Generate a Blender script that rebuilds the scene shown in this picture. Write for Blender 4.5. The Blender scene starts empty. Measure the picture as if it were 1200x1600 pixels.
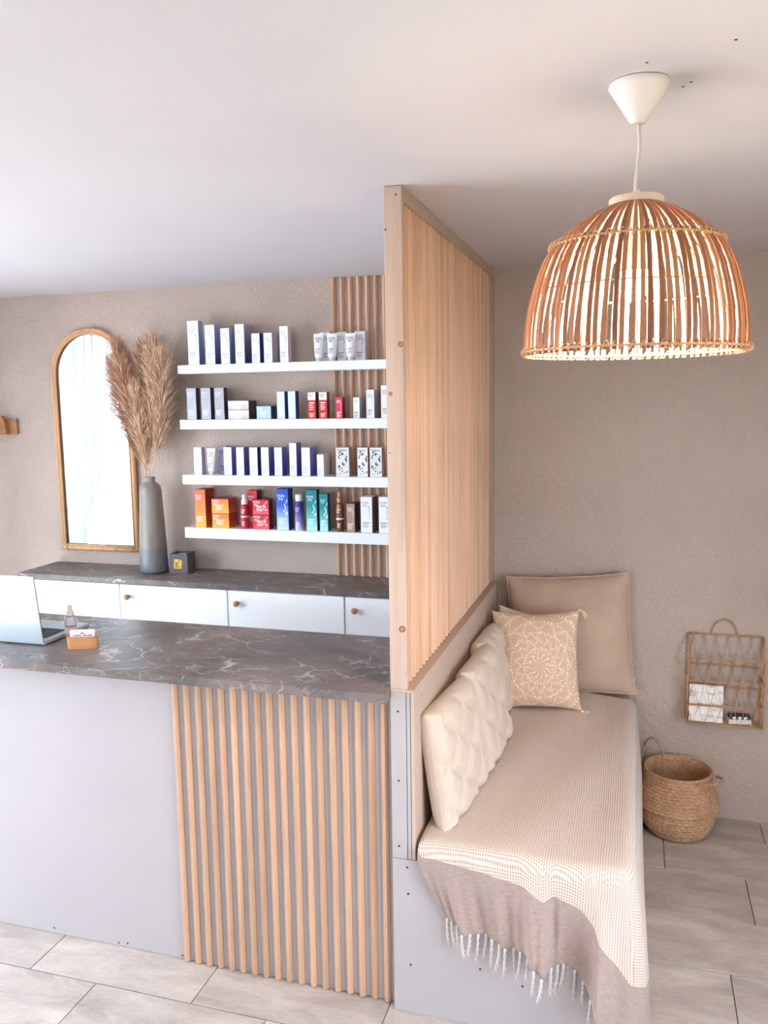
import bpy, math, random
import numpy as np
from mathutils import Matrix, Vector

random.seed(7)
np.random.seed(7)
SC = bpy.context.scene
COL = SC.collection
PI = math.pi

# ------------------------------------------------------------------ camera
YAW, PITCH, ROLL, FPX = 0.29403187, 0.1312881, -0.01440644, 1308.78
CAM = Vector((0.66357515, -2.22827062, 1.83167713))
def camera():
    cy, sy, cp, sp, cr, sr = (math.cos(YAW), math.sin(YAW), math.cos(PITCH), math.sin(PITCH), math.cos(ROLL), math.sin(ROLL))
    r = Vector((cy, sy, 0)); fw = Vector((-sy, cy, 0)); up = Vector((0, 0, 1))
    fw2 = cp * fw - sp * up; up2 = cp * up + sp * fw
    r2 = cr * r + sr * up2; up3 = -sr * r + cr * up2
    m = Matrix(((r2.x, up3.x, -fw2.x, CAM.x), (r2.y, up3.y, -fw2.y, CAM.y), (r2.z, up3.z, -fw2.z, CAM.z), (0, 0, 0, 1)))
    c = bpy.data.cameras.new('camera'); o = bpy.data.objects.new('camera', c); COL.objects.link(o)
    c.sensor_fit = 'VERTICAL'; c.sensor_height = 36.0; c.lens = 36.0 * FPX / 1600.0
    c.clip_start = 0.02; c.clip_end = 200
    o.matrix_world = m
    SC.camera = o
camera()

# ------------------------------------------------------------------ room size
CEIL = 2.40
WB = 1.51            # back wall
XL, XR, YF = -2.85, 2.10, -5.40   # left wall, right wall, front wall (behind the camera)
WIN1 = (-2.0, 1.30, 0.04, 2.35)  # left wall glazing: y0, y1, z0, z1
FILL_WIN = (-2.5, -0.30, 0.50, 2.12)   # right wall opening added out of view to light the alcove: y0, y1, z0, z1
WIN2 = (-2.4, 0.7, 0.90, 2.10)   # front wall glazing: x0, x1, z0, z1

# ------------------------------------------------------------------ sky and window light
SKY = 10.0
w = bpy.data.worlds.new('sky'); SC.world = w; w.use_nodes = True
bg = w.node_tree.nodes['Background']
bg.inputs['Color'].default_value = (0.74, 0.87, 1.0, 1); bg.inputs['Strength'].default_value = SKY
def portal(loc, rot, sx, sy):
    l = bpy.data.lights.new('window_portal', 'AREA'); l.shape = 'RECTANGLE'; l.size = sx; l.size_y = sy
    l.cycles.is_portal = True
    o = bpy.data.objects.new('window_portal', l); COL.objects.link(o); o.location = loc; o.rotation_euler = rot
portal((XL - 0.13, (WIN1[0] + WIN1[1]) / 2, (WIN1[2] + WIN1[3]) / 2), (0, -PI / 2, 0), WIN1[3] - WIN1[2], WIN1[1] - WIN1[0])
portal(((WIN2[0] + WIN2[1]) / 2, YF - 0.13, (WIN2[2] + WIN2[3]) / 2), (PI / 2, 0, 0), WIN2[1] - WIN2[0], WIN2[3] - WIN2[2])
portal((XR + 0.13, (FILL_WIN[0] + FILL_WIN[1]) / 2, (FILL_WIN[2] + FILL_WIN[3]) / 2), (0, PI / 2, 0), FILL_WIN[3] - FILL_WIN[2], FILL_WIN[1] - FILL_WIN[0])
sl = bpy.data.lights.new('sun', 'SUN'); sl.energy = 12.0; sl.angle = math.radians(1.0); sl.color = (1.0, 0.95, 0.88)
so_ = bpy.data.objects.new('sun', sl); COL.objects.link(so_); so_.rotation_euler = Vector((0.0, -0.65, -0.76)).to_track_quat('-Z', 'Y').to_euler()
vs = SC.view_settings
vs.view_transform = 'Standard'; vs.look = 'None'; vs.gamma = 1.0; vs.use_curve_mapping = False
vs.exposure = 0.45
SC.cycles.use_denoising = True
SC.cycles.max_bounces = 14
SC.cycles.diffuse_bounces = 8
SC.cycles.transparent_max_bounces = 16
SC.cycles.sample_clamp_indirect = 6.0

# ------------------------------------------------------------------ helpers
def lin(c):
    return tuple(((v / 255) / 12.92 if v / 255 <= 0.04045 else ((v / 255 + 0.055) / 1.055) ** 2.4) for v in c)

class NT:
    def __init__(s, name):
        s.m = bpy.data.materials.new(name); s.m.use_nodes = True
        s.t = s.m.node_tree; s.b = s.t.nodes['Principled BSDF']; s.out = s.t.nodes['Material Output']
    def n(s, kind, **kw):
        nd = s.t.nodes.new(kind)
        for k, v in kw.items(): setattr(nd, k, v)
        return nd
    def l(s, a, b): s.t.links.new(a, b)
    def math(s, op, a, b=None, c=None):
        nd = s.n('ShaderNodeMath', operation=op)
        for i, v in enumerate((a, b, c)):
            if v is None: continue
            if isinstance(v, (int, float)): nd.inputs[i].default_value = v
            else: s.l(v, nd.inputs[i])
        return nd.outputs[0]
    def coord(s, kind='Object', scale=(1, 1, 1), loc=(0, 0, 0), rot=(0, 0, 0)):
        tc = s.n('ShaderNodeTexCoord'); mp = s.n('ShaderNodeMapping')
        mp.inputs['Scale'].default_value = scale; mp.inputs['Location'].default_value = loc; mp.inputs['Rotation'].default_value = rot
        s.l(tc.outputs[kind], mp.inputs['Vector']); return mp.outputs[0]
    def noise(s, vec, scale, detail=4, rough=0.55, dist=0.0):
        nd = s.n('ShaderNodeTexNoise'); nd.inputs['Scale'].default_value = scale; nd.inputs['Detail'].default_value = detail
        nd.inputs['Roughness'].default_value = rough; nd.inputs['Distortion'].default_value = dist
        s.l(vec, nd.inputs['Vector']); return nd.outputs['Fac']
    def ramp(s, fac, stops, interp='LINEAR'):
        nd = s.n('ShaderNodeValToRGB'); cr = nd.color_ramp; cr.interpolation = interp
        while len(cr.elements) < len(stops): cr.elements.new(0.5)
        for e, (p, c) in zip(cr.elements, stops):
            e.position = p; e.color = (*lin(c), 1)
        s.l(fac, nd.inputs[0]); return nd.outputs[0]
    def mix(s, fac, a, b, blend='MIX'):
        nd = s.n('ShaderNodeMix', data_type='RGBA', blend_type=blend)
        for i, v in ((0, fac), (6, a), (7, b)):
            if isinstance(v, (int, float)): nd.inputs[i].default_value = v
            elif isinstance(v, tuple): nd.inputs[i].default_value = (*lin(v), 1)
            else: s.l(v, nd.inputs[i])
        return nd.outputs[2]
    def bump(s, h, strength=0.3, dist=0.005):
        nd = s.n('ShaderNodeBump'); nd.inputs['Strength'].default_value = strength; nd.inputs['Distance'].default_value = dist
        s.l(h, nd.inputs['Height']); s.l(nd.outputs[0], s.b.inputs['Normal'])
    def base(s, c):
        if isinstance(c, tuple): s.b.inputs['Base Color'].default_value = (*lin(c), 1)
        else: s.l(c, s.b.inputs['Base Color'])
    def set(s, **kw):
        for k, v in kw.items(): s.b.inputs[k.replace('_', ' ')].default_value = v
        return s

def plain(name, c, rough=0.5, metal=0.0, spec=0.5, var=0.0, nscale=20):
    m = NT(name)
    if var:
        f = m.noise(m.coord(), nscale, 3)
        a = tuple(max(0, v - var) for v in c); b = tuple(min(255, v + var) for v in c)
        m.base(m.ramp(f, ((0.3, a), (0.7, b))))
    else: m.base(c)
    m.set(Roughness=rough, Metallic=metal, Specular_IOR_Level=spec)
    return m.m

def paint(name, c, bscale=170, bstr=0.5, bdist=0.004, rough=0.75, var=5, speck=0):
    m = NT(name); v = m.coord()
    f = m.noise(v, bscale, 4, 0.6); g = m.noise(v, bscale * 0.3, 3, 0.6)
    col = m.ramp(m.noise(v, 2.5, 4), ((0.3, tuple(x - var for x in c)), (0.7, tuple(x + var for x in c))))
    if speck: col = m.mix(1.0, col, m.ramp(f, ((0.35, (255 - 3 * speck,) * 3), (0.6, (255, 255, 255)))), 'MULTIPLY')
    m.base(col)
    m.bump(m.math('ADD', f, g), bstr, bdist); m.set(Roughness=rough, Specular_IOR_Level=0.25)
    return m.m

def wood(name, c1, c2, axis=2, rough=0.55, gscale=1.0, randv=0.10, coat=0.0):
    m = NT(name)
    sc = [26 * gscale] * 3; sc[axis] = 1.4 * gscale
    oi = m.n('ShaderNodeObjectInfo')
    v = m.coord('Object', tuple(sc))
    add = m.n('ShaderNodeVectorMath', operation='ADD'); m.l(v, add.inputs[0])
    cmb = m.n('ShaderNodeCombineXYZ')
    k = m.math('MULTIPLY', oi.outputs['Random'], 37.0)
    for i in range(3): m.l(k, cmb.inputs[i])
    m.l(cmb.outputs[0], add.inputs[1])
    v = add.outputs[0]
    f = m.noise(v, 1.0, 5, 0.6, 0.6)
    sc2 = [160 * gscale] * 3; sc2[axis] = 5 * gscale
    g = m.noise(m.coord('Object', tuple(sc2)), 1.0, 3, 0.6)
    col = m.ramp(m.math('ADD', m.math('MULTIPLY', f, 0.7), m.math('MULTIPLY', g, 0.3)), ((0.30, c2), (0.5, c1), (0.72, tuple(min(255, x + 12) for x in c1))))
    hv = m.n('ShaderNodeHueSaturation'); m.l(col, hv.inputs['Color'])
    m.l(m.math('ADD', m.math('MULTIPLY', oi.outputs['Random'], 2 * randv), 1 - randv), hv.inputs['Value'])
    m.base(hv.outputs[0]); m.bump(g, 0.15 if not coat else 0.05, 0.001); m.set(Roughness=rough, Specular_IOR_Level=0.3, Coat_Weight=coat, Coat_Roughness=0.10)
    return m.m

class MB:
    """collects vertices and faces of one mesh"""
    def __init__(s): s.v = []; s.f = []; s.mi = []; s.uv = None
    def add(s, vs, fs, mi=0):
        o = len(s.v); s.v.extend([tuple(map(float, p)) for p in vs]); s.f.extend([tuple(i + o for i in q) for q in fs]); s.mi.extend([mi] * len(fs)); return s
    def box(s, a, b, mi=0, c=0.0):
        x0, y0, z0 = a; x1, y1, z1 = b
        if c <= 0:
            vs = [(x0, y0, z0), (x1, y0, z0), (x1, y1, z0), (x0, y1, z0), (x0, y0, z1), (x1, y0, z1), (x1, y1, z1), (x0, y1, z1)]
            fs = [(0, 3, 2, 1), (4, 5, 6, 7), (0, 1, 5, 4), (1, 2, 6, 5), (2, 3, 7, 6), (3, 0, 4, 7)]
            return s.add(vs, fs, mi)
        # chamfered box: three inset rectangles per axis
        P = []
        for ax in range(3):
            for sg in (0, 1):
                for (p, q) in ((0, 0), (1, 0), (1, 1), (0, 1)):
                    t = [0, 0, 0]; u, w_ = [(1, 2), (2, 0), (0, 1)][ax]
                    t[ax] = (a[ax], b[ax])[sg]
                    t[u] = (a[u] + c, b[u] - c)[p]; t[w_] = (a[w_] + c, b[w_] - c)[q]
                    P.append(tuple(t))
        import itertools
        idx = lambda ax, sg, p, q: (ax * 2 + sg) * 4 + {(0, 0): 0, (1, 0): 1, (1, 1): 2, (0, 1): 3}[(p, q)]
        F = []
        for ax in range(3):
            F.append(tuple(reversed([(ax * 2) * 4 + i for i in range(4)])))
            F.append(tuple((ax * 2 + 1) * 4 + i for i in range(4)))
        def vid(ax, sx):  # vertex of face ax nearest the corner sx (3 bits)
            u, w_ = [(1, 2), (2, 0), (0, 1)][ax]
            return idx(ax, sx[ax], sx[u], sx[w_])
        for ax in range(3):   # edges along ax
            u, w_ = (ax + 1) % 3, (ax + 2) % 3
            for su in (0, 1):
                for sw in (0, 1):
                    s0 = [0] * 3; s1 = [0] * 3
                    s0[ax] = 0; s1[ax] = 1
                    for t in (s0, s1): t[u] = su; t[w_] = sw
                    q = [vid(u, s0), vid(u, s1), vid(w_, s1), vid(w_, s0)]
                    if su != sw: q.reverse()
                    F.append(tuple(q))
        for sx in itertools.product((0, 1), repeat=3):
            q = [vid(0, sx), vid(1, sx), vid(2, sx)]
            if sum(sx) % 2 == 0: q.reverse()
            F.append(tuple(q))
        return s.add(P, F, mi)
    def prism(s, pts, h0, h1, axis=2, mi=0):
        """polygon pts (2-D) extruded along an axis"""
        n = len(pts)
        def mk(p, h): return {2: (p[0], p[1], h), 1: (p[0], h, p[1]), 0: (h, p[0], p[1])}[axis]
        vs = [mk(p, h0) for p in pts] + [mk(p, h1) for p in pts]
        fs = [tuple(range(n))[::-1], tuple(range(n, 2 * n))] + [(i, (i + 1) % n, n + (i + 1) % n, n + i) for i in range(n)]
        return s.add(vs, fs, mi)
    def lathe(s, prof, n=32, mi=0, c=(0, 0, 0), closed_ends=True):
        vs = []; fs = []
        for r, z in prof:
            for k in range(n):
                a = 2 * PI * k / n; vs.append((c[0] + r * math.cos(a), c[1] + r * math.sin(a), c[2] + z))
        for j in range(len(prof) - 1):
            for k in range(n):
                k2 = (k + 1) % n
                fs.append((j * n + k, j * n + k2, (j + 1) * n + k2, (j + 1) * n + k))
        if closed_ends:
            fs.append(tuple(range(n))[::-1]); fs.append(tuple((len(prof) - 1) * n + k for k in range(n)))
        return s.add(vs, fs, mi)
    def tube(s, pts, r, n=8, mi=0, closed=False, caps=True):
        P = [Vector(p) for p in pts]; m = len(P); vs = []; fs = []
        R = r if hasattr(r, '__len__') else [r] * m
        T = []
        for i in range(m):
            a = P[(i - 1) % m] if (closed or i > 0) else P[i]; b = P[(i + 1) % m] if (closed or i < m - 1) else P[i]
            t = (b - a); T.append(t.normalized() if t.length > 1e-9 else Vector((0, 0, 1)))
        nrm = T[0].orthogonal().normalized()
        for i in range(m):
            nrm = (nrm - T[i] * nrm.dot(T[i]))
            nrm = nrm.normalized() if nrm.length > 1e-6 else T[i].orthogonal().normalized()
            bn = T[i].cross(nrm)
            for k in range(n):
                a = 2 * PI * k / n; vs.append(P[i] + R[i] * (math.cos(a) * nrm + math.sin(a) * bn))
        for i in range(m if closed else m - 1):
            i2 = (i + 1) % m
            for k in range(n):
                k2 = (k + 1) % n
                fs.append((i * n + k, i * n + k2, i2 * n + k2, i2 * n + k))
        if caps and not closed:
            fs.append(tuple(range(n))[::-1]); fs.append(tuple((m - 1) * n + k for k in range(n)))
        return s.add(vs, fs, mi)
    def grid(s, P, mi=0, wrap=False):
        """P: (rows, cols, 3)"""
        r, c = P.shape[:2]; fs = []
        for i in range(r - 1):
            for j in range(c if wrap else c - 1):
                j2 = (j + 1) % c
                fs.append((i * c + j, i * c + j2, (i + 1) * c + j2, (i + 1) * c + j))
        return s.add(P.reshape(-1, 3), fs, mi)
    def mesh(s, name, mats, smooth=False):
        me = bpy.data.meshes.new(name); me.from_pydata(s.v, [], s.f)
        for m in (mats if isinstance(mats, (list, tuple)) else [mats]): me.materials.append(m)
        me.polygons.foreach_set('material_index', s.mi)
        if smooth: me.polygons.foreach_set('use_smooth', [True] * len(s.f))
        if s.uv is not None:
            uvl = me.uv_layers.new(name='UVMap')
            for lp in me.loops: uvl.data[lp.index].uv = s.uv[lp.vertex_index]
        me.update(); return me
    def build(s, name, mats, parent=None, smooth=False, loc=None, rot=None):
        return link(name, s.mesh(name, mats, smooth), parent, loc, rot)

def link(name, me, parent=None, loc=None, rot=None):
    o = bpy.data.objects.new(name, me); COL.objects.link(o)
    if parent: o.parent = parent
    if loc is not None: o.location = loc
    if rot is not None: o.rotation_euler = rot
    return o
def tag(o, label=None, cat=None, group=None, kind=None):
    if label: o['label'] = label
    if cat: o['category'] = cat
    if group: o['group'] = group
    if kind: o['kind'] = kind
    return o
def empty(name, loc, rz=0.0, **kw):
    o = bpy.data.objects.new(name, None); COL.objects.link(o); o.location = loc; o.rotation_euler = (0, 0, rz); o.empty_display_size = 0.05
    return tag(o, **kw)
def smooth_angle(o, deg=40):
    me = o.data
    me.polygons.foreach_set('use_smooth', [True] * len(me.polygons))
    try: me.set_sharp_from_angle(angle=math.radians(deg))
    except Exception: pass
    return o
def subsurf(o, lv=1):
    m = o.modifiers.new('subdivision', 'SUBSURF'); m.levels = lv; m.render_levels = lv; return o
def bx(name, a, b, mat, parent=None, c=0.0):
    return MB().box(a, b, 0, c).build(name, mat, parent)

# ------------------------------------------------------------------ materials
M = {}
M['wall'] = paint('wall_paint', (192, 174, 162), 105, 1.0, 0.006, speck=3)
M['ceil'] = paint('ceiling_paint', (212, 206, 209), 60, 0.12, 0.003, 0.85, 2)
M['panel'] = paint('panel_paint', (173, 164, 164), 300, 0.15, 0.002, 0.6, 2)
M['divider'] = paint('divider_paint', (186, 163, 148), 300, 0.15, 0.002, 0.6, 2)
M['darkline'] = plain('joint_shadow_gap', (95, 84, 78), 0.9)
M['pine'] = wood('pine', (212, 172, 145), (190, 148, 119), 2)
M['slatpine'] = wood('varnished_pine', (192, 152, 124), (168, 127, 100), 2, 0.4, coat=0.5)
M['post'] = wood('post_pine', (183, 158, 143), (166, 136, 118), 2, gscale=0.8, randv=0.03)
M['knot'] = plain('pine_knot', (112, 62, 38), 0.6)
M['knot2'] = plain('pine_knot_heart', (190, 128, 92), 0.6)
M['oak'] = wood('oak', (172, 122, 82), (140, 92, 58), 0)
M['rattan'] = wood('rattan', (206, 162, 122), (180, 132, 94), 2, gscale=1.5)
M['white'] = plain('white_lacquer', (236, 236, 238), 0.35)
M['whitecab'] = plain('white_cabinet', (246, 246, 247), 0.4)
M['metal'] = plain('steel', (170, 170, 172), 0.35, 1.0)
M['black'] = plain('black_plastic', (28, 30, 34), 0.5)
M['screw'] = plain('dark_screw_head', (58, 52, 50), 0.5, 0.6)

def marble():
    m = NT('dark_marble_laminate'); v = m.coord()
    n1 = m.noise(v, 3.5, 6, 0.62, 0.8)
    base = m.ramp(n1, ((0.28, (78, 70, 68)), (0.5, (106, 95, 92)), (0.72, (134, 120, 115))))
    wv = m.noise(v, 2.2, 5, 0.6)
    dm = m.n('ShaderNodeVectorMath', operation='SCALE'); cm = m.n('ShaderNodeCombineXYZ')
    m.l(wv, cm.inputs[0]); m.l(m.noise(m.coord('Object', (1, 1, 1), (5, 3, 1)), 2.6, 5, 0.6), cm.inputs[1]); m.l(cm.outputs[0], dm.inputs[0]); dm.inputs['Scale'].default_value = 0.55
    ad = m.n('ShaderNodeVectorMath', operation='ADD'); m.l(v, ad.inputs[0]); m.l(dm.outputs[0], ad.inputs[1])
    def veins(scale, w0):
        vo = m.n('ShaderNodeTexVoronoi', feature='DISTANCE_TO_EDGE'); vo.inputs['Scale'].default_value = scale
        sq = m.n('ShaderNodeMapping'); sq.inputs['Scale'].default_value = (0.62, 1.5, 1.0); sq.inputs['Rotation'].default_value = (0, 0, 0.5); m.l(ad.outputs[0], sq.inputs[0]); m.l(sq.outputs[0], vo.inputs['Vector'])
        r = m.n('ShaderNodeMapRange'); r.inputs['From Min'].default_value = 0; r.inputs['From Max'].default_value = w0; r.inputs['To Min'].default_value = 1; r.inputs['To Max'].default_value = 0
        m.l(vo.outputs['Distance'], r.inputs[0]); return r.outputs[0]
    mask = m.ramp(m.noise(m.coord('Object', (1, 1, 1), (2, 9, 4)), 4.0, 4), ((0.42, (0, 0, 0)), (0.62, (255, 255, 255))))
    a = m.math('MULTIPLY', veins(5.0, 0.026), mask)
    b = m.math('MULTIPLY', veins(13.0, 0.03), m.ramp(m.noise(m.coord('Object', (1, 1, 1), (7, 1, 4)), 5.0, 4), ((0.42, (0, 0, 0)), (0.6, (200, 200, 200)))))
    f = m.math('MINIMUM', m.math('ADD', a, b), 1.0)
    m.base(m.mix(m.math('MULTIPLY', f, 0.75), base, (206, 194, 188)))
    m.set(Roughness=0.42, Specular_IOR_Level=0.4); m.bump(n1, 0.03, 0.002)
    return m.m
M['marble'] = marble()

def tile_mat():
    m = NT('stone_tile'); oi = m.n('ShaderNodeObjectInfo')
    v = m.coord('Object', (3, 9, 3)); ad = m.n('ShaderNodeVectorMath', operation='ADD'); m.l(v, ad.inputs[0])
    cm = m.n('ShaderNodeCombineXYZ'); k = m.math('MULTIPLY', oi.outputs['Random'], 50.0); m.l(k, cm.inputs[0]); m.l(k, cm.inputs[1]); m.l(cm.outputs[0], ad.inputs[1])
    n1 = m.noise(ad.outputs[0], 1.2, 6, 0.65, 0.6); n2 = m.noise(ad.outputs[0], 14, 4, 0.7)
    f = m.math('ADD', m.math('MULTIPLY', n1, 0.75), m.math('MULTIPLY', n2, 0.25))
    c = m.ramp(f, ((0.3, (147, 136, 129)), (0.5, (179, 167, 159)), (0.72, (207, 197, 189))))
    hv = m.n('ShaderNodeHueSaturation'); m.l(c, hv.inputs['Color']); m.l(m.math('ADD', m.math('MULTIPLY', oi.outputs['Random'], 0.14), 0.93), hv.inputs['Value'])
    m.base(hv.outputs[0]); m.set(Roughness=0.28, Specular_IOR_Level=0.5); m.bump(n2, 0.06, 0.001)
    return m.m
M['tile'] = tile_mat()
M['grout'] = plain('grout', (88, 80, 76), 0.9)

def cloth(name, c, scale=900, bstr=0.4, var=8, rough=0.9, sheen=0.2, bd=0.001):
    m = NT(name); v = m.coord()
    a = m.noise(v, scale, 2); b = m.noise(v, 9, 3)
    m.base(m.ramp(m.math('ADD', m.math('MULTIPLY', a, 0.5), m.math('MULTIPLY', b, 0.5)), ((0.35, tuple(x - var for x in c)), (0.65, tuple(min(255, x + var) for x in c)))))
    m.bump(a, bstr, bd); m.set(Roughness=rough, Specular_IOR_Level=0.15, Sheen_Weight=sheen)
    return m.m
M['linen'] = cloth('taupe_linen', (184, 157, 138))
M['quilt'] = cloth('cream_cotton', (198, 179, 164), 700, 0.2, 5)
M['creamtip'] = cloth('beige_cotton', (206, 186, 170), 700, 0.2, 5)
M['mattress'] = cloth('tan_mattress', (178, 146, 122))
M['fringe'] = cloth('fringe_yarn', (206, 192, 184), 400, 0.3, 10)
M['tassel'] = cloth('tassel_yarn', (222, 196, 166), 400, 0.3, 10)

# ------------------------------------------------------------------ the room
fl = bx('floor', (XL, YF, -0.06), (XR, WB, -0.006), M['grout']); tag(fl, kind='structure')
TP, RP, JW = 0.5925, 0.2935, 0.0032
rowoff = {0: -1.205, -1: -0.952, 1: 0.99, 2: 0.62, 3: 1.10, 4: 0.808, 5: 1.21}
tile_meshes = {}
j0 = int(math.floor((YF + 0.145) / RP)); j1 = int(math.ceil((WB + 0.145) / RP))
for j in range(j0, j1):
    y0 = max(-0.145 + j * RP, YF); y1 = min(-0.145 + (j + 1) * RP, WB)
    if y1 - y0 < 0.02: continue
    off = rowoff.get(j, (-1.205 + 0.253 * j))
    i0 = int(math.floor((XL - off) / TP)); x = off + i0 * TP
    while x < XR:
        a, b = max(x, XL), min(x + TP, XR); x += TP
        if b - a < 0.02: continue
        key = (round(b - a, 3), round(y1 - y0, 3))
        if key not in tile_meshes:
            hx, hy = key[0] / 2 - JW / 2, key[1] / 2 - JW / 2
            tile_meshes[key] = MB().box((-hx, -hy, -0.009), (hx, hy, 0), 0, 0.0012).mesh('tile', M['tile'])
        link('tile', tile_meshes[key], fl, ((a + b) / 2, (y0 + y1) / 2, 0))
tag(bx('ceiling', (XL - 0.12, YF - 0.12, CEIL), (XR + 0.12, WB + 0.12, CEIL + 0.12), M['ceil']), kind='structure')
ce = bpy.data.objects['ceiling']; cmk = MB().lathe(((0.0026, 0), (0.0026, 0.0006)), 10).mesh('screw_hole', M['screw'])
for x_, y_ in ((0.664, -0.64), (0.80, -0.69), (0.742, -0.52), (0.729, -0.50)): link('screw_hole', cmk, ce, (x_, y_, CEIL - 0.0007))
tag(bx('wall_back', (XL - 0.12, WB, -0.06), (XR + 0.12, WB + 0.12, CEIL), M['wall']), kind='structure')
def holed_wall(name, axis, p0, p1, lo, hi, win, mat):
    b = MB(); a0, a1, z0, z1 = win
    for u0, u1, q0, q1 in ((lo, a0, -0.06, CEIL), (a1, hi, -0.06, CEIL), (a0, a1, -0.06, z0), (a0, a1, z1, CEIL)):
        if axis == 0: b.box((p0, u0, q0), (p1, u1, q1))
        else: b.box((u0, p0, q0), (u1, p1, q1))
    return tag(b.build(name, mat), kind='structure')
holed_wall('wall_left', 0, XL - 0.12, XL, YF, WB, WIN1, M['wall'])
holed_wall('wall_right', 0, XR, XR + 0.12, YF, WB, FILL_WIN, M['wall'])
holed_wall('wall_front', 1, YF - 0.12, YF, XL - 0.12, XR + 0.12, WIN2, M['wall'])
def glass():
    m = NT('window_glass'); m.t.nodes.remove(m.b)
    tr = m.n('ShaderNodeBsdfTransparent'); gl = m.n('ShaderNodeBsdfGlossy'); gl.inputs['Roughness'].default_value = 0.02
    mx = m.n('ShaderNodeMixShader'); mx.inputs[0].default_value = 0.06
    m.l(tr.outputs[0], mx.inputs[1]); m.l(gl.outputs[0], mx.inputs[2]); m.l(mx.outputs[0], m.out.inputs[0]); return m.m
M['glass'] = glass()
def window(name, axis, pos, win, n):
    a0, a1, z0, z1 = win; f = MB(); t = 0.05
    def bb(u0, u1, q0, q1, d0=-0.03, d1=0.03):
        if axis == 0: f.box((pos + d0, u0, q0), (pos + d1, u1, q1))
        else: f.box((u0, pos + d0, q0), (u1, pos + d1, q1))
    bb(a0, a1, z0, z0 + t); bb(a0, a1, z1 - t, z1); w_ = (a1 - a0) / n
    for i in range(n + 1):
        c = a0 + i * w_; lo, hi = max(a0, c - t * 0.6), min(a1, c + t * 0.6); bb(lo, hi, z0 + t, z1 - t)
    o = tag(f.build(name, M['white']), kind='structure')
    for i in range(n):
        g = MB(); u0, u1 = a0 + i * w_ + 0.03, a0 + (i + 1) * w_ - 0.03
        if axis == 0: g.box((pos - 0.004, u0, z0 + t), (pos + 0.004, u1, z1 - t))
        else: g.box((u0, pos - 0.004, z0 + t), (u1, pos + 0.004, z1 - t))
        g.build('pane', M['glass'], o)
window('window_1', 0, XL - 0.06, WIN1, 4)
window('fill_window', 0, XR + 0.06, FILL_WIN, 2)  # unseen window, added to brighten the bench side
window('window_2', 1, YF - 0.06, WIN2, 4)
tag(bx('terrace_ground', (-16, -14, -0.12), (XL - 0.125, 14, -0.07), plain('pale_paving', (206, 203, 198), 0.9, var=8, nscale=2)), kind='structure')
tag(bx('unseen_dark_ground', (XL - 0.12, -18, -0.13), (16, 14, -0.075), plain('dark_ground', (84, 92, 66), 0.95, var=12, nscale=9)), kind='structure')  # unseen ground, made dark so less light bounces up to the ceiling

# ------------------------------------------------------------------ low divider wall under the slatted screen
HW = 1.010; BT = 0.492
dw = empty('wall_divider', (0, 0, 0), kind='structure')
bx('core_board', (0.0, 0.018, 0.0), (0.0455, WB - 0.001, HW - 0.008), M['panel'], dw)
bx('base_board', (0.0, 0.0, 0.001), (0.0702, 0.018, BT), M['panel'], dw)
bx('front_board', (0.0, 0.0, BT + 0.0015), (0.0455, 0.0175, HW - 0.008), M['panel'], dw, 0.0006)
bx('side_board', (0.0475, 0.001, BT + 0.0015), (0.0575, WB - 0.001, HW - 0.008), M['panel'], dw, 0.0006)
bx('side_board', (0.0595, 0.001, BT + 0.0015), (0.070, WB - 0.001, HW - 0.008), M['divider'], dw, 0.0006)
bx('cap_board', (0.0, 0.0, HW - 0.0078), (0.070, WB - 0.001, HW), M['divider'], dw, 0.0008)
def screws(parent, pts, ny=-1):
    me = MB().lathe(((0.0032, 0), (0.0032, 0.0006), (0.001, 0.0009)), 10).mesh('screw', M['screw'])
    for p in pts: link('screw', me, parent, p, (PI / 2, 0, 0) if ny == -1 else (0, PI / 2, 0))
screws(dw, ((0.022, -0.0002, 0.945), (0.022, -0.0002, 0.735), (0.021, -0.0002, 0.532)))
screws(dw, ((0.0702, 0.09, 0.965), (0.0702, 0.62, 0.955), (0.0702, 1.1, 0.955)), 1)

# ------------------------------------------------------------------ slatted wooden screen
scr = empty('slatted_screen', (0, 0, HW), label='pine slatted room screen standing on the low divider wall up to the ceiling', cat='screen')
def P(a): return (a[0], a[1], a[2] - HW)
post = MB().box(P((0.0, 0.0, HW)), P((0.050, 0.022, CEIL - 0.001)), 0, 0.002).build('post', M['post'], scr)
bx('backing_board', P((0.006, 0.0225, HW)), P((0.024, WB - 0.002, CEIL - 0.001)), M['panel'], scr)
bx('header', P((0.024, 0.0225, 2.363)), P((0.048, 0.428, CEIL - 0.0015)), M['divider'], scr, 0.0006)
bx('header', P((0.024, 0.4305, 2.363)), P((0.048, WB - 0.003, CEIL - 0.0015)), M['divider'], scr, 0.0006)
bx('end_batten', P((0.026, 1.466, HW + 0.001)), P((0.051, WB - 0.004, 2.3625)), M['post'], scr, 0.001)
def slat_profile(w, d): return ((-w / 2, 0), (-w / 2, d * 0.18), (-w * 0.20, d * 0.93), (-w * 0.12, d), (w * 0.12, d), (w * 0.20, d * 0.93), (w / 2, d * 0.18), (w / 2, 0))
def slat_mesh(w, d, h, mat='pine', prof=None):       # stands on z = 0, its back on y = 0, facing -y
    return MB().prism([(a, -b) for a, b in reversed(prof or slat_profile(w, d))], 0, h, 2).mesh('slat', M[mat])
sm = slat_mesh(0.021, 0.019, 2.3625 - HW - 0.001)
y = 0.0425
while y < 1.455:
    link('slat', sm, scr, P((0.024, y, HW + 0.001)), (0, 0, PI / 2)); y += 0.0408
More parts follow.
